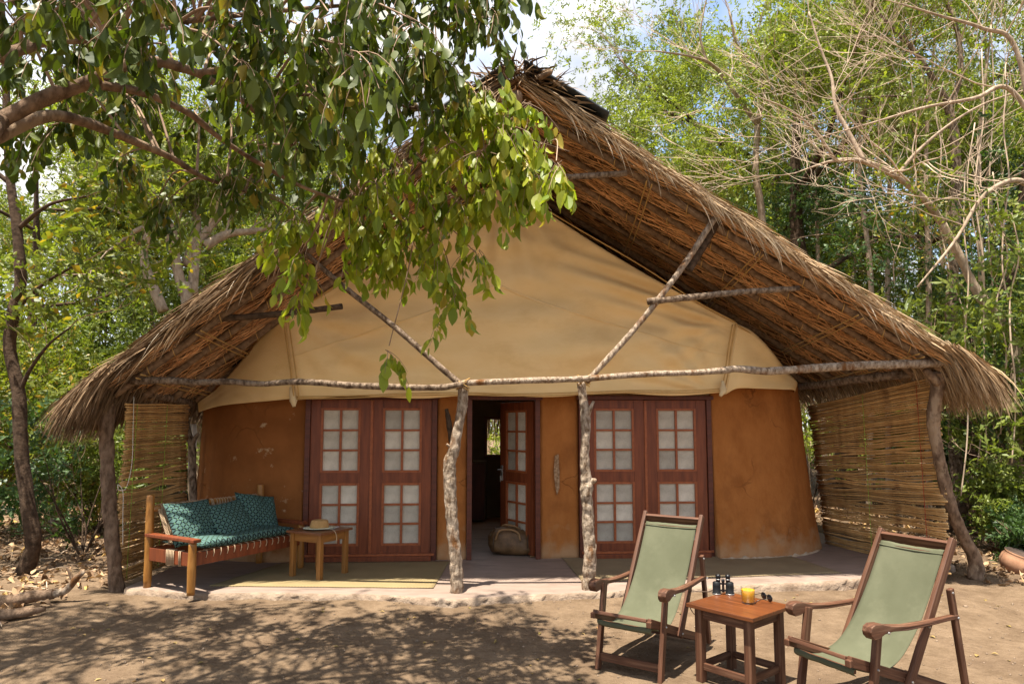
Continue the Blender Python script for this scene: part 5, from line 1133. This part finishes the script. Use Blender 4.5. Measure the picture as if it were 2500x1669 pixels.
limbs_near.append(([at(a, b, Y) for a, b, Y in ((600, 230, 4.0), (760, 232, 4.2), (880, 238, 4.4), (1000, 262, 4.6), (1130, 290, 4.8), (1260, 330, 4.95), (1390, 370, 5.05))], [0.014, 0.012, 0.010, 0.008, 0.006, 0.004]))
limbs_near.append(([at(a, b, Y) for a, b, Y in ((480, 180, 3.95), (640, 150, 4.0), (820, 60, 4.1), (960, -30, 4.2), (1100, -80, 4.3))], [0.022, 0.018, 0.014, 0.010, 0.007]))
limbs_near.append(([V3((-4.1, 2.9, 2.7)), V3((-3.6, 3.2, 3.9)), V3((-2.8, 3.6, 4.8)), V3((-1.8, 3.9, 5.3)), V3((-0.6, 4.1, 5.5))], [0.08, 0.06, 0.045, 0.03, 0.015]))
limbs_near.append(([V3((-4.1, 2.9, 2.7)), V3((-4.2, 3.6, 4.0)), V3((-4.3, 4.3, 4.9)), V3((-4.0, 5.0, 5.4))], [0.07, 0.05, 0.035, 0.015]))
LVn, LFn = [], []; nodes = []
for pts, rad in limbs_near:
    n = 6 * len(pts); P = crom(pts, n); R = lerps(rad, n); LVn, LFn = [], []; tube(LVn, LFn, P, R, 10, 0.14, 8); rel('limb', LVn, LFn, MT['bark_brown'], near, True); nodes += [(p, R[i]) for i, p in enumerate(P)]
def in_poly(x, y, poly):
    c = False; j = len(poly) - 1
    for i in range(len(poly)):
        xi, yi = poly[i]; xj, yj = poly[j]
        if (yi > y) != (yj > y) and x < (xj - xi) * (y - yi) / (yj - yi) + xi: c = not c
        j = i
    return c
r_ = random.Random(21); clusters = []
def region(poly, n, Y0, Y1, bright):
    xs = [p[0] for p in poly]; ys = [p[1] for p in poly]; k = 0
    while k < n:
        x, y = r_.uniform(min(xs), max(xs)), r_.uniform(min(ys), max(ys))
        if in_poly(x, y, poly): clusters.append((at(x, y, r_.uniform(Y0, Y1)), bright)); k += 1
region([(-40, -120), (640, -120), (640, 250), (300, 130), (-40, 160)], 27, 4.0, 5.0, 0)
region([(-40, -60), (420, -60), (400, 110), (-40, 90)], 7, 2.8, 3.4, 0)
region([(560, -120), (1180, -120), (1150, 60), (1000, 150), (900, 180), (600, 250)], 31, 2.9, 4.2, 0)
region([(-40, 160), (300, 130), (640, 240), (960, 200), (1060, 250), (960, 390), (820, 450), (620, 450), (420, 360), (150, 350), (-40, 380)], 33, 4.5, 5.5, 0)
region([(60, 380), (480, 350), (640, 440), (560, 530), (300, 500), (100, 480)], 5, 4.7, 5.7, 0)
region([(1080, -80), (1250, -80), (1270, 10), (1180, 60), (1090, 60)], 6, 3.6, 4.1, 0)
region([(980, 60), (1090, 90), (1120, 160), (1020, 210), (960, 170)], 7, 4.0, 4.6, 0)
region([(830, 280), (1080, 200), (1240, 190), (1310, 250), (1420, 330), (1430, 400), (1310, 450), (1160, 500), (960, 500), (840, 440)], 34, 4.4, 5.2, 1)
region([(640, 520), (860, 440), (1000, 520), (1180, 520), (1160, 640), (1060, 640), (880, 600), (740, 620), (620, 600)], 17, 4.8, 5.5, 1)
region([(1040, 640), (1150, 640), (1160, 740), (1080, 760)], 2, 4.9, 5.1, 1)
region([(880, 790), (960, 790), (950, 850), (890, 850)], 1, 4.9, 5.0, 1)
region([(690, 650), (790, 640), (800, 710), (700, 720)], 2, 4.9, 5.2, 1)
for _ in range(430):                                   # the crown above the picture: it shades the sand
    Y = r_.uniform(2.4, 5.3); clusters.append((V3((r_.uniform(-6.2, -1.2 + 0.12 * Y), Y, H + 0.70 * Y + r_.uniform(0.25, 1.9))), 2))
TV, TF = [], []; Lc = {0: [], 1: []}; Lax = {0: [], 1: []}; Lsz = {0: [], 1: []}
for c, br in clusters:
    best = min(nodes, key=lambda q: (q[0] - c).length_squared * (1.0 + 0.6 * (q[0].z < c.z - 0.5)))
    s = best[0]; mid = s.lerp(c, 0.5) + V3((0, 0, 0.12 * (s - c).length)) + rvec(r_) * 0.05
    tube(TV, TF, crom([s, mid, c], 8), lerps([min(best[1], 0.011), 0.004], 8), 5, cap=False)
    over = br == 2; br = 0 if over else br
    for k in range(r_.randint(3, 4) if over else (3 if c.z < 2.95 else r_.randint(5, 7))):
        d = V3((r_.gauss(0, 0.8), r_.gauss(0, 0.8), -r_.uniform(0.1, 0.9))).normalized(); L = r_.uniform(0.22, 0.46); p = c + rvec(r_) * 0.04; pts = [p.copy()]; m = 6
        for j in range(m):
            d = (d + V3((0, 0, -0.22)) + rvec(r_) * 0.12).normalized(); p = p + d * (L / m); pts.append(p.copy())
        tube(TV, TF, pts, lerps([0.0032, 0.0014], m + 1), 4, cap=False)
        nl = r_.randint(6, 8)
        for j in range(nl):
            f = 0.15 + 0.85 * j / (nl - 1); i = min(m - 1, int(f * m)); q = pts[i].lerp(pts[i + 1], f * m - i)
            hd = V3((r_.gauss(0, 0.45), r_.gauss(0, 0.45), -1.0)) + d * 0.4
            Lc[br].append(q + hd.normalized() * 0.012); Lax[br].append(hd.normalized()); Lsz[br].append(r_.uniform(0.062, 0.125) * (1.0 if not br else 1.15))
o = np_from('twigs', TV, TF, MT['twig_brown'], near); o['kind'] = 'stuff'
g_ = np.random.default_rng(8)
for br, mt in ((0, 'leaf_near'), (1, 'leaf_sun_tint')):
    c = np.array([tuple(v) for v in Lc[br]]); ax = np.array([tuple(v) for v in Lax[br]]); sz = np.array(Lsz[br]); fr3 = leaf_frames(ax, g_)
    v = c - np.array([0, 0, H]); depth = v[:, 1] * cp + v[:, 2] * sp; px = CX + FPX * v[:, 0] / depth; py = CYP - FPX * (v[:, 2] * cp - v[:, 1] * sp) / depth
    vis = (px > 0) & (px < 2500) & (py > 0) & (py < 1669); score = np.where(vis, sz / depth, 0); idx = np.argsort(-score)[:150]
    rest = np.ones(len(c), bool); rest[idx] = False
    cr2 = leaves('crown', c[rest], ax[rest], sz[rest], MT[mt], near, LEAF17, LEAF17F, 0.88, 5, (fr3[0][rest], fr3[1][rest], fr3[2][rest])); cr2['kind'] = 'stuff'
    mes = []
    for wv, cv, kv in ((0.62, 1.0, 0.1), (0.78, 2.2, -0.08), (0.88, 0.4, 0.0), (0.7, 3.0, 0.14), (0.82, 1.5, -0.15)):
        T = LEAF17.copy(); T[:, 0] = T[:, 0] * wv * 1.12 + kv * T[:, 1] ** 2; T[:, 2] = T[:, 2] * cv - 0.10 * cv * T[:, 1] ** 2
        me = bpy.data.meshes.new('leaf'); me.from_pydata([tuple(map(float, q)) for q in T], [], [tuple(map(int, f)) for f in LEAF17F]); me.materials.append(MT[mt]); mes.append(me)
    for i in idx:
        m = Matrix((V3(fr3[1][i].tolist()) * float(sz[i]), V3(fr3[0][i].tolist()) * float(sz[i]), V3(fr3[2][i].tolist()) * float(sz[i]))).transposed().to_4x4(); m.translation = V3(c[i].tolist())
        link(bpy.data.objects.new('leaf', mes[int(i) % 5]), near, m)

# slim dark-trunked tree at the left edge
tl = [gzv(-5.62, 7.9, -0.1), at(80, 1330, 7.9), at(68, 1230, 7.9), at(52, 1100, 7.9), at(46, 960, 7.9), at(24, 850, 7.9), at(34, 760, 7.9), at(50, 690, 7.9), at(42, 560, 7.9), at(26, 450, 7.9), at(18, 330, 7.9), at(10, 100, 7.9), at(-10, -120, 7.9)]
tree('slim_tree', 'slim dark-barked tree with yellow-green leaves standing beside the thatch eave', tl[0], [([at(46, 960, 7.9), at(75, 900, 7.85), at(120, 840, 7.7), at(170, 800, 7.6)], [0.03, 0.022, 0.015, 0.01]), ([at(34, 760, 7.9), at(110, 690, 7.8), at(200, 640, 7.8)], [0.03, 0.02, 0.01]), ([at(42, 560, 7.9), at(120, 500, 7.8), at(210, 480, 7.7)], [0.03, 0.02, 0.01]), ([at(26, 450, 7.9), at(-60, 380, 7.8), at(-160, 330, 7.7)], [0.03, 0.02, 0.01]), ([at(10, 150, 7.9), at(90, 80, 7.9), at(180, 20, 7.9)], [0.03, 0.02, 0.01])],
     'bark_dark', 'twig_brown', 'leaf_yellow', 31, 1, 0.35, 0.7, 5, 0.30, 0.9, 0.1, 0.5, (tl, [0.105, 0.085, 0.078, 0.075, 0.07, 0.066, 0.066, 0.062, 0.055, 0.05, 0.045, 0.04, 0.03]), clip=offroof)

# pale bare-branched tree behind the left slope
b0 = gzv(-6.6, 14.5, -0.1)
lim = [P_([(450, 720), (430, 640), (420, 560), (380, 500), (330, 430), (290, 360)], 14.5, 13.8), P_([(470, 720), (480, 610), (520, 545), (580, 480), (640, 420), (700, 360)], 14.6, 14.8), P_([(400, 760), (370, 690), (350, 620), (370, 540), (375, 470), (350, 400)], 14.2, 14.0), P_([(455, 650), (480, 560), (470, 480), (430, 400), (420, 320)], 14.6, 15.0), P_([(500, 600), (560, 570), (640, 560), (700, 520)], 14.6, 15.2), P_([(430, 620), (400, 560), (340, 560), (280, 600)], 14.4, 13.8)]
tree('pale_tree', 'pale smooth-branched tree with bare twigs behind the dark left thatch', b0, [(l, [0.115, 0.10, 0.085, 0.065, 0.042, 0.022]) for l in lim], 'bark_sapling', 'twig', 'leaf_fine', 41, 3, 0.6, 1.1, 1, 0.30, 0.75, 0.3, 0.1, ([b0, V3((-6.8, 14.5, 1.5)), V3((-6.95, 14.5, 3.0)), at(455, 690, 14.5)], [0.2, 0.17, 0.15, 0.12]), tw_r=0.3)
# leafy trees: one generic builder for the wood behind
def wood_tree(name, label, x, y, h, lean, seed, leafm, lsz, nleaf, spreadr=1.0, bark='bark_dark', twigm='twig_brown', tr=0.18, lvl=3, n=6, L0=1.7, droop=0.2, z0=0.3, group='trees behind the thatched shelter', jit=0.3, kids=(2, 4)):
    r_ = random.Random(seed); b = gzv(x, y, -0.1); top = V3((x + lean[0], y + lean[1], h))
    tk = [b, b.lerp(top, 0.3) + rvec(r_) * 0.25, b.lerp(top, 0.62) + rvec(r_) * 0.35, top]; lims = []
    T = crom(tk, 20)
    for k in range(n):
        f = z0 + (1 - z0) * (k + r_.random()) / n; p = T[min(19, int(f * 19))]; a = r_.uniform(0, 2 * math.pi); L = h * 0.30 * spreadr * r_.uniform(0.7, 1.2)
        d = V3((math.cos(a), math.sin(a), r_.uniform(0.1, 0.7))); q1 = p + d * L * 0.5 + rvec(r_) * 0.3; q2 = p + d * L + rvec(r_) * 0.5 + V3((0, 0, r_.uniform(-0.2, 0.4)))
        lims.append(([p, q1, q2], [tr * 0.5 * (1.15 - 0.6 * f), tr * 0.3, tr * 0.13]))
    return tree(name, label, b, lims, bark, twigm, leafm, seed, lvl, 1.0, L0, nleaf, lsz, 0.85, 0.2, droop, (tk, [tr * 1.25, tr, tr * 0.75, tr * 0.35]), group, clip=offroof, jit=jit, kids=kids)
wood_tree('leafy_tree', 'tall fine-leaved green tree rising behind the peak of the thatch', 6.8, 18.5, 11.5, (0.5, 0), 51, 'leaf_fine', 0.22, 4, 1.05, tr=0.24, n=9, z0=0.4)
wood_tree('leafy_tree', 'spreading green tree with a black trunk behind the right thatch slope', 7.3, 15.0, 9.5, (-0.6, 0.3), 52, 'leaf_fine', 0.22, 4, 1.15, tr=0.22, n=9, z0=0.38)
wood_tree('leafy_tree', 'bushy green tree filling the gap beyond the bare saplings', 11.0, 17.5, 10.5, (0.2, 0.5), 53, 'leaf_fine', 0.24, 4, 1.2, tr=0.2, n=9, z0=0.25)
wood_tree('leafy_tree', 'dark leafy tree with vines above the clay pot', 9.3, 12.2, 7.5, (0.5, 0), 54, 'leaf_dark', 0.22, 4, 1.1, tr=0.15, n=9, z0=0.2)
wood_tree('leafy_tree', 'green tree standing far back between the shelter and the vines', 9.0, 24.0, 11.0, (0, 0), 55, 'leaf_fresh', 0.28, 4, 1.2, tr=0.2, n=8, z0=0.25)
wood_tree('leafy_tree', 'bright green tree behind the pale bare tree', -9.6, 21.0, 8.5, (0, 0), 56, 'leaf_fresh', 0.25, 4, 1.0, tr=0.16, n=8, z0=0.25)
wood_tree('leafy_tree', 'thin yellow-green tree beside the round hut', -12.0, 16.0, 8.0, (0.4, 0), 57, 'leaf_yellow', 0.24, 4, 1.0, tr=0.13, n=7, z0=0.25)
wood_tree('leafy_tree', 'airy tree behind the dark hanging boughs on the hut side', -10.5, 23.0, 11.0, (0, 0), 59, 'leaf_fine', 0.28, 4, 1.1, tr=0.2, n=8)
# bare saplings and vines at the right
def bare(name, label, trunk, tr, limbs, seed, leafm=None, lvl=3, per=0.5, L0=1.15, nleaf=1, lsz=0.16, bark='bark_sapling', spread=0.75):
    tr = [q * 1.25 for q in tr]; limbs = [(a, [q * 1.35 for q in b]) for a, b in limbs]
    return tree(name, label, trunk[0], limbs, bark, 'twig', leafm, seed, lvl, per, L0, nleaf, lsz, spread, 0.15, 0.2, (trunk, tr), 'bare saplings beside the shelter', tw_r=0.36, kids=(1, 3), clip=offroof, wander=0.16)
Y3 = 13.9
bare('bare_sapling', 'slender forked bare sapling rising straight out from behind the thatch', [gzv(5.3, Y3, -0.1), V3((5.25, Y3, 2.2)), at(1862, 560, Y3), at(1846, 440, Y3), at(1845, 380, Y3), at(1850, 305, Y3)], [0.08, 0.07, 0.062, 0.055, 0.05, 0.05],
     [(P_([(1850, 305), (1800, 235), (1760, 180), (1725, 150), (1670, 135), (1600, 125)], Y3, 12.8), [0.042, 0.036, 0.03, 0.024, 0.016, 0.01]), (P_([(1850, 305), (1862, 215), (1840, 165), (1800, 110), (1780, 30)], Y3, 13.2), [0.042, 0.036, 0.03, 0.022, 0.012]), (P_([(1725, 150), (1710, 90), (1720, 20), (1740, -60)], 13.5, 13.3), [0.02, 0.016, 0.012, 0.008])], 61)
Y4 = 9.6
bare('bare_sapling', 'arching pale bare sapling bending over the thatch edge from the clay pot side', [gzv(7.05, Y4, -0.1), at(2480, 1180, Y4), at(2478, 1000, Y4), at(2480, 860, Y4), at(2440, 770, Y4), at(2390, 720, Y4), at(2340, 620, Y4), at(2300, 545, Y4)], [0.085, 0.075, 0.068, 0.062, 0.058, 0.052, 0.045, 0.042],
     [(P_([(2300, 545), (2260, 490), (2190, 432), (2110, 395), (2040, 392), (1970, 412)], Y4, 9.0), [0.042, 0.038, 0.032, 0.026, 0.018, 0.008]), (P_([(2110, 395), (2075, 330), (2040, 260), (2030, 190), (2000, 110), (1975, 30)], 9.2, 9.6), [0.026, 0.024, 0.02, 0.016, 0.012, 0.008]), (P_([(2190, 432), (2230, 380), (2310, 310), (2400, 255), (2500, 220)], 9.3, 9.0), [0.022, 0.018, 0.014, 0.011, 0.008]), (P_([(2040, 392), (1990, 320), (1930, 270), (1860, 240)], 9.1, 8.9), [0.016, 0.013, 0.010, 0.006])], 62, per=0.46)
Y5 = 11.0
bare('bare_sapling', 'upright grey bare sapling with a high fork beyond the cane blind', [gzv(7.2, Y5, -0.1), at(2325, 1000, Y5), at(2322, 800, Y5), at(2330, 600, Y5), at(2335, 450, Y5), at(2330, 330, Y5), at(2312, 250, Y5)], [0.085, 0.075, 0.072, 0.068, 0.062, 0.058, 0.05],
     [(P_([(2312, 250), (2270, 180), (2220, 110), (2170, 60), (2120, 0)], Y5, 10.5), [0.04, 0.034, 0.028, 0.02, 0.01]), (P_([(2320, 260), (2345, 180), (2340, 90), (2310, 0), (2300, -80)], Y5, 11), [0.036, 0.03, 0.026, 0.02, 0.012]), (P_([(2320, 265), (2240, 240), (2160, 235), (2060, 245)], Y5, 10.4), [0.02, 0.016, 0.012, 0.006])], 63, bark='bark')
Y6 = 8.6
bare('bare_sapling', 'low sloping bare sapling leaning out over the right eave fringe', [gzv(6.75, Y6, -0.1), at(2520, 1150, Y6), at(2560, 900, Y6), at(2560, 650, Y6), at(2545, 480, Y6)], [0.06, 0.055, 0.05, 0.045, 0.04],
     [(P_([(2545, 480), (2480, 440), (2400, 480), (2330, 590), (2240, 700)], Y6, 8.4), [0.03, 0.026, 0.02, 0.014, 0.008]), (P_([(2550, 330), (2460, 215), (2380, 240), (2260, 262), (2130, 300), (2020, 330)], Y6, 8.2), [0.03, 0.022, 0.018, 0.014, 0.009, 0.005]), (P_([(2540, 420), (2480, 120), (2400, 70), (2300, 40), (2200, 10)], Y6, 8.4), [0.03, 0.022, 0.018, 0.012, 0.007])], 64, per=0.44)
Y7 = 10.3
bare('bare_sapling', 'small leaning trunk cluster right behind the crooked right post', [gzv(6.3, Y7, -0.1), at(2390, 1180, Y7), at(2370, 1080, Y7), at(2350, 980, Y7), at(2360, 880, Y7), at(2440, 720, Y7), at(2520, 600, Y7)], [0.075, 0.07, 0.062, 0.056, 0.05, 0.04, 0.03],
     [(P_([(2375, 1100), (2400, 1000), (2390, 900), (2360, 800)], Y7, 10.0), [0.03, 0.025, 0.02, 0.012])], 65, 'leaf_yellow', bark='bark_dark', nleaf=1, lsz=0.2)
r_ = random.Random(92)
for (px, Y, top) in ((2010, 15.5, 60), (2110, 12.6, 120), (2160, 14.0, 20), (2255, 12.0, 90), (2290, 14.5, 0), (2405, 11.4, 60), (2450, 13.0, 30), (2075, 17.0, 150)):
    b_ = at(px, 1040, Y); tp = at(px + r_.uniform(-50, 50), top, Y + r_.uniform(-0.5, 0.5)); m1_ = V3((b_.x, Y, 1.5)).lerp(tp, 0.35) + rvec(r_) * 0.12; m2_ = V3((b_.x, Y, 1.5)).lerp(tp, 0.7) + rvec(r_) * 0.18
    tree('slender_tree', 'slender upright grey trunk with wispy twigs in the thicket behind the bare saplings', gzv(b_.x, Y), [([m1_.lerp(m2_, 0.5), m2_, tp], [0.03, 0.024, 0.012])], 'bark_sapling', 'twig', 'leaf_fine', int(px), 2, 0.45, 0.9, 1, 0.18, 0.8, 0.3, 0.2, ([gzv(b_.x, Y, -0.1), m1_, m2_, tp], [0.06, 0.05, 0.035, 0.014]), 'slender trunks in the thicket', tw_r=0.35, kids=(1, 3), clip=offroof, wander=0.18)
r_ = random.Random(90)
vines = [(2395, 120, 1150, 9.2), (2385, 300, 1180, 9.6), (2420, 60, 1120, 9.9), (2300, 200, 640, 9.9), (2440, 420, 1060, 9.0), (2455, 200, 900, 8.8), (2230, 180, 560, 9.8), (2362, 420, 1210, 8.9), (2180, 330, 700, 10.8), (2470, 520, 1130, 8.5)]
for i, (px, y0, y1, Y) in enumerate(vines):
    pts = [at(px + 10 * r_.gauss(0, 1) + (y - y0) * r_.uniform(-0.01, 0.02), y, Y + r_.uniform(-0.05, 0.05)) for y in [y0 + (y1 - y0) * k / 6 for k in range(7)]]
    v = log('hanging_vine', pts, [0.008, 0.010, 0.009], MT['twig'], None, 6, 30, 0.1, 5); tag(v, 'thin pale liana hanging straight down among the bare saplings', 'vine', 'lianas among the saplings')

# ------------------------------------------------------------------ shrubs
def shrub(x, y, h, n, leafm, label, seed, lsz=0.2, nleaf=5, bark='twig_brown', group=None, spread=0.9, lvl=1, name='shrub'):
    r_ = random.Random(seed); b = gzv(x, y, -0.03); limbs = []
    for k in range(n):
        a = r_.uniform(0, 6.28); d = V3((math.cos(a) * r_.uniform(0.2, 0.8) * spread, math.sin(a) * r_.uniform(0.2, 0.8) * spread, 1)); L = h * r_.uniform(0.5, 0.95)
        limbs.append(([b + d * 0.02, b + d * L * 0.5 + rvec(r_) * 0.06, b + d * L + rvec(r_) * 0.1], [0.014, 0.01, 0.005]))
    return tree(name, label, b, limbs, 'bark_dark' if bark != 'twig' else 'bark_pale', bark, leafm, seed, lvl, h * 0.28, h * 0.36, nleaf, lsz, 0.9, 0.2, 0.25, None, group, cat='shrub', kids=(2, 3), jit=0.05 * h + 0.03, clip=offroof, tw_r=0.4)
shrub(-5.55, 8.9, 1.25, 9, 'leaf_dark', 'dark glossy shrub growing at the foot of the slim tree', 101, 0.22, 6)
shrub(-6.5, 10.8, 1.5, 9, 'leaf_fresh', 'bright green shrub in front of the pale stump', 102, 0.2, 6)
shrub(-7.3, 13.2, 1.7, 10, 'leaf_fresh', 'feathery green shrub behind the pale stump', 103, 0.2, 6)
shrub(-9.2, 15.5, 2.6, 12, 'leaf_yellow', 'tall yellow-green shrub under the left eave fringe', 104, 0.24, 6, lvl=2)
shrub(-6.3, 7.6, 0.7, 6, 'leaf_dark', 'low dark sprig in the litter by the fallen branch', 105, 0.16, 4)
shrub(6.55, 8.9, 0.75, 8, 'leaf_fresh', 'low bright green shrub between the right post and the clay pot', 106, 0.17, 6)
shrub(6.2, 8.25, 0.5, 6, 'leaf_dark', 'small dark green herb at the foot of the right post', 107, 0.15, 5)
shrub(7.9, 10.2, 1.6, 10, 'leaf_dark', 'dense dark thicket shrub under the hanging lianas', 108, 0.22, 4)
shrub(7.4, 9.2, 2.9, 9, 'leaf_fresh', 'tall broad-leaved shrub reaching past the right eave fringe', 109, 0.26, 3, lvl=2)
shrub(9.5, 13.5, 2.4, 11, 'leaf_dark', 'deep green shrub mass behind the saplings', 110, 0.25, 6, lvl=2)
shrub(8.8, 15.5, 2.8, 11, 'leaf_fine', 'light green shrub at the back of the clearing', 111, 0.25, 5, lvl=2)
shrub(-11.5, 13.0, 2.0, 10, 'leaf_fine', 'grey-green shrub in front of the round hut', 112, 0.22, 5, lvl=2)
shrub(5.35, 12.4, 1.3, 9, 'twig' and 'leaf_fine', 'twiggy shrub seen between the cottage wall and the cane blind', 113, 0.16, 3)
shrub(-8.0, 10.0, 2.2, 10, 'leaf_yellow', 'leafy yellow-green shrub between the slim tree and the round hut', 114, 0.24, 3, lvl=2)
shrub(-6.6, 15.5, 2.4, 10, 'leaf_fresh', 'fresh green shrub at the foot of the pale bare tree', 115, 0.24, 6, lvl=2)
shrub(-13.5, 18.0, 3.4, 12, 'leaf_fine', 'tall grey-green shrub hiding one side of the round hut', 116, 0.28, 6, lvl=2)
shrub(-10.0, 19.0, 3.6, 12, 'leaf_fresh', 'tall bright shrub mass beyond the stump', 117, 0.28, 6, lvl=2)
shrub(-5.6, 18.5, 3.2, 11, 'leaf_yellow', 'yellowish shrub seen above the left eave', 118, 0.28, 5, lvl=2)
# far wood: one mass of foliage and stems
g_ = np.random.default_rng(77)
N = 15000
ang_ = g_.uniform(-1.15, 1.15, N); rad_ = g_.uniform(27, 46, N); fx = rad_ * np.sin(ang_); fy = rad_ * np.cos(ang_)
hmax = 6.5 + 2.5 * np.sin(ang_ * 9 + 1) + 1.5 * np.sin(ang_ * 23)
fz = 0.1 + g_.beta(1.0, 1.3, N) * hmax
fw_ = leaves('far_wood', np.stack([fx, fy, fz], 1), g_.normal(size=(N, 3)), g_.uniform(0.35, 0.8, N), MT['leaf_fine'], None, SPR[0], SPR[1], 1.0, 3)
tag(fw_, 'hazy wall of woodland foliage closing the clearing far behind', 'woodland', kind='stuff')
Sv, Sf = [], []; r_ = random.Random(66)
for i in range(260):
    a = r_.uniform(-1.1, 1.1); rr = r_.uniform(20, 40); x, y = rr * math.sin(a), rr * math.cos(a)
    if abs(x) < 5 and y < 14: continue
    b = gzv(x, y, -0.1); h = r_.uniform(3, 8); ln = rvec(r_) * 0.9
    tube(Sv, Sf, crom([b, b + V3((ln.x, ln.y, h * 0.5)), b + V3((ln.x * 1.6, ln.y * 1.6, h))], 7), lerps([r_.uniform(0.05, 0.16), 0.02], 7), 5, cap=False)
fs = np_from('far_stems', Sv, Sf, MT['twig_brown'], None); tag(fs, 'thin grey stems of the distant woodland', 'woodland', kind='stuff')

# ------------------------------------------------------------------ litter
g_ = np.random.default_rng(12); pts = []
def litter_ok(x, y):
    if -4.35 < x < 5.0 and y > 6.3 and y < 12.6: return False
    e = noise.noise(V3((x * 0.9, y * 0.9, 5))) * 0.35
    if x < 0:
        bx = -4.05 - max(0, (6.6 - y)) * 0.9 + e        # sand edge runs out to the left towards the viewer
        return x < bx
    return (x > 5.25 + e + max(0, (7.4 - y)) * 2.2) if y < 12.6 else True
while len(pts) < 20000:
    if rng.random() < 0.7: x, y = rng.uniform(-9, 10), rng.uniform(4.2, 15)
    else: x, y = rng.uniform(-22, 22), rng.uniform(10, 32)
    if litter_ok(x, y): pts.append((x, y, gz(x, y) + rng.uniform(0.004, 0.035)))
pts = np.array(pts); ax = g_.normal(size=pts.shape) * np.array([1, 1, 0.28])
a_ = norm_(ax); upv = norm_(np.tile(np.array([[0, 0, 1.0]]), (len(pts), 1)) + g_.normal(size=pts.shape) * 0.45); s_ = norm_(np.cross(a_, upv)); n_ = np.cross(s_, a_)
lt = leaves('leaf_litter', pts, None, g_.uniform(0.05, 0.115, len(pts)), MT['litter'], None, LEAF8 * np.array([1, 1, 2.0], dtype=np.float32), LEAF8F, 0.9, 4, (a_, s_, n_))
tag(lt, 'thick brown litter of dry leaves under the trees', 'leaf litter', kind='stuff')
# single fallen leaves on the open sand
r_ = random.Random(14); me = bpy.data.meshes.new('fallen_leaf'); me.from_pydata([tuple(map(float, q)) for q in LEAF8 * np.array([0.8, 1, 1.6])], [], [tuple(map(int, f)) for f in LEAF8F]); me.materials.append(MT['leaf_fallen'])
k = 0
while k < 110:
    x, y = r_.uniform(-3.8, 4.6), r_.uniform(4.3, 6.5)
    if not (k % 4) : x = r_.uniform(2.0, 4.8); y = r_.uniform(4.2, 7.0)
    if litter_ok(x, y) or (abs(x - 0.9) < 0.4 and abs(y - 5.1) < 0.5): continue
    s = r_.uniform(0.03, 0.06); m = Matrix.Translation(V3((x, y, gz(x, y) + 0.006))) @ Matrix.Rotation(r_.uniform(0, 6.28), 4, 'Z') @ Matrix.Rotation(r_.uniform(-0.2, 0.2), 4, 'X') @ Matrix.Scale(s, 4)
    o = link(bpy.data.objects.new('fallen_leaf', me), None, m); tag(o, 'single yellowed fallen leaf lying on the open sand', 'leaf', 'fallen leaves on the sand'); k += 1
# crumbs, bark bits and pebbles
Vv, Ff = [], []
for i in range(1500):
    x, y = r_.uniform(-5.0, 5.5), r_.uniform(4.0, 6.7); s = r_.uniform(0.003, 0.011) * (1.6 if r_.random() < 0.05 else 1); c = V3((x, y, gz(x, y) + s * 0.2)); b = len(Vv); a = r_.uniform(0, 3.1)
    for dx, dy, dz in ((1.3, 0, 0), (0, 1, 0), (-1.2, 0.2, 0), (0, -0.9, 0), (0.1, 0.1, 0.8), (0, 0, -0.5)):
        q = 1 + r_.uniform(-0.25, 0.25); Vv.append(c + V3((dx * math.cos(a) - dy * math.sin(a), dx * math.sin(a) + dy * math.cos(a), dz)) * s * q)
    for p, q in ((0, 1), (1, 2), (2, 3), (3, 0)): Ff.append((b + p, b + q, b + 4)); Ff.append((b + q, b + p, b + 5))
pb = np_from('sand_grit', Vv, Ff, MT['stone'], None); tag(pb, 'scattered grit and crumbs on the raked sand', 'grit', kind='stuff')
Vv, Ff = [], []
for i in range(170):
    x, y = (r_.uniform(-7.5, -4.4), r_.uniform(5.6, 9.5)) if i % 2 else (r_.uniform(5.4, 8.5), r_.uniform(7.2, 11)); a = r_.uniform(0, 6.28); L = r_.uniform(0.1, 0.45)
    p0 = gzv(x, y, 0.02); p1 = gzv(x + L * math.cos(a), y + L * math.sin(a), 0.03); tube(Vv, Ff, [p0, p0.lerp(p1, 0.5) + V3((0, 0, 0.015)) + rvec(r_) * 0.01, p1], [0.006, 0.005, 0.003], 5)
tw = np_from('dead_twigs', Vv, Ff, MT['twig'], None); tag(tw, 'dead twigs strewn in the leaf litter', 'twigs', kind='stuff')
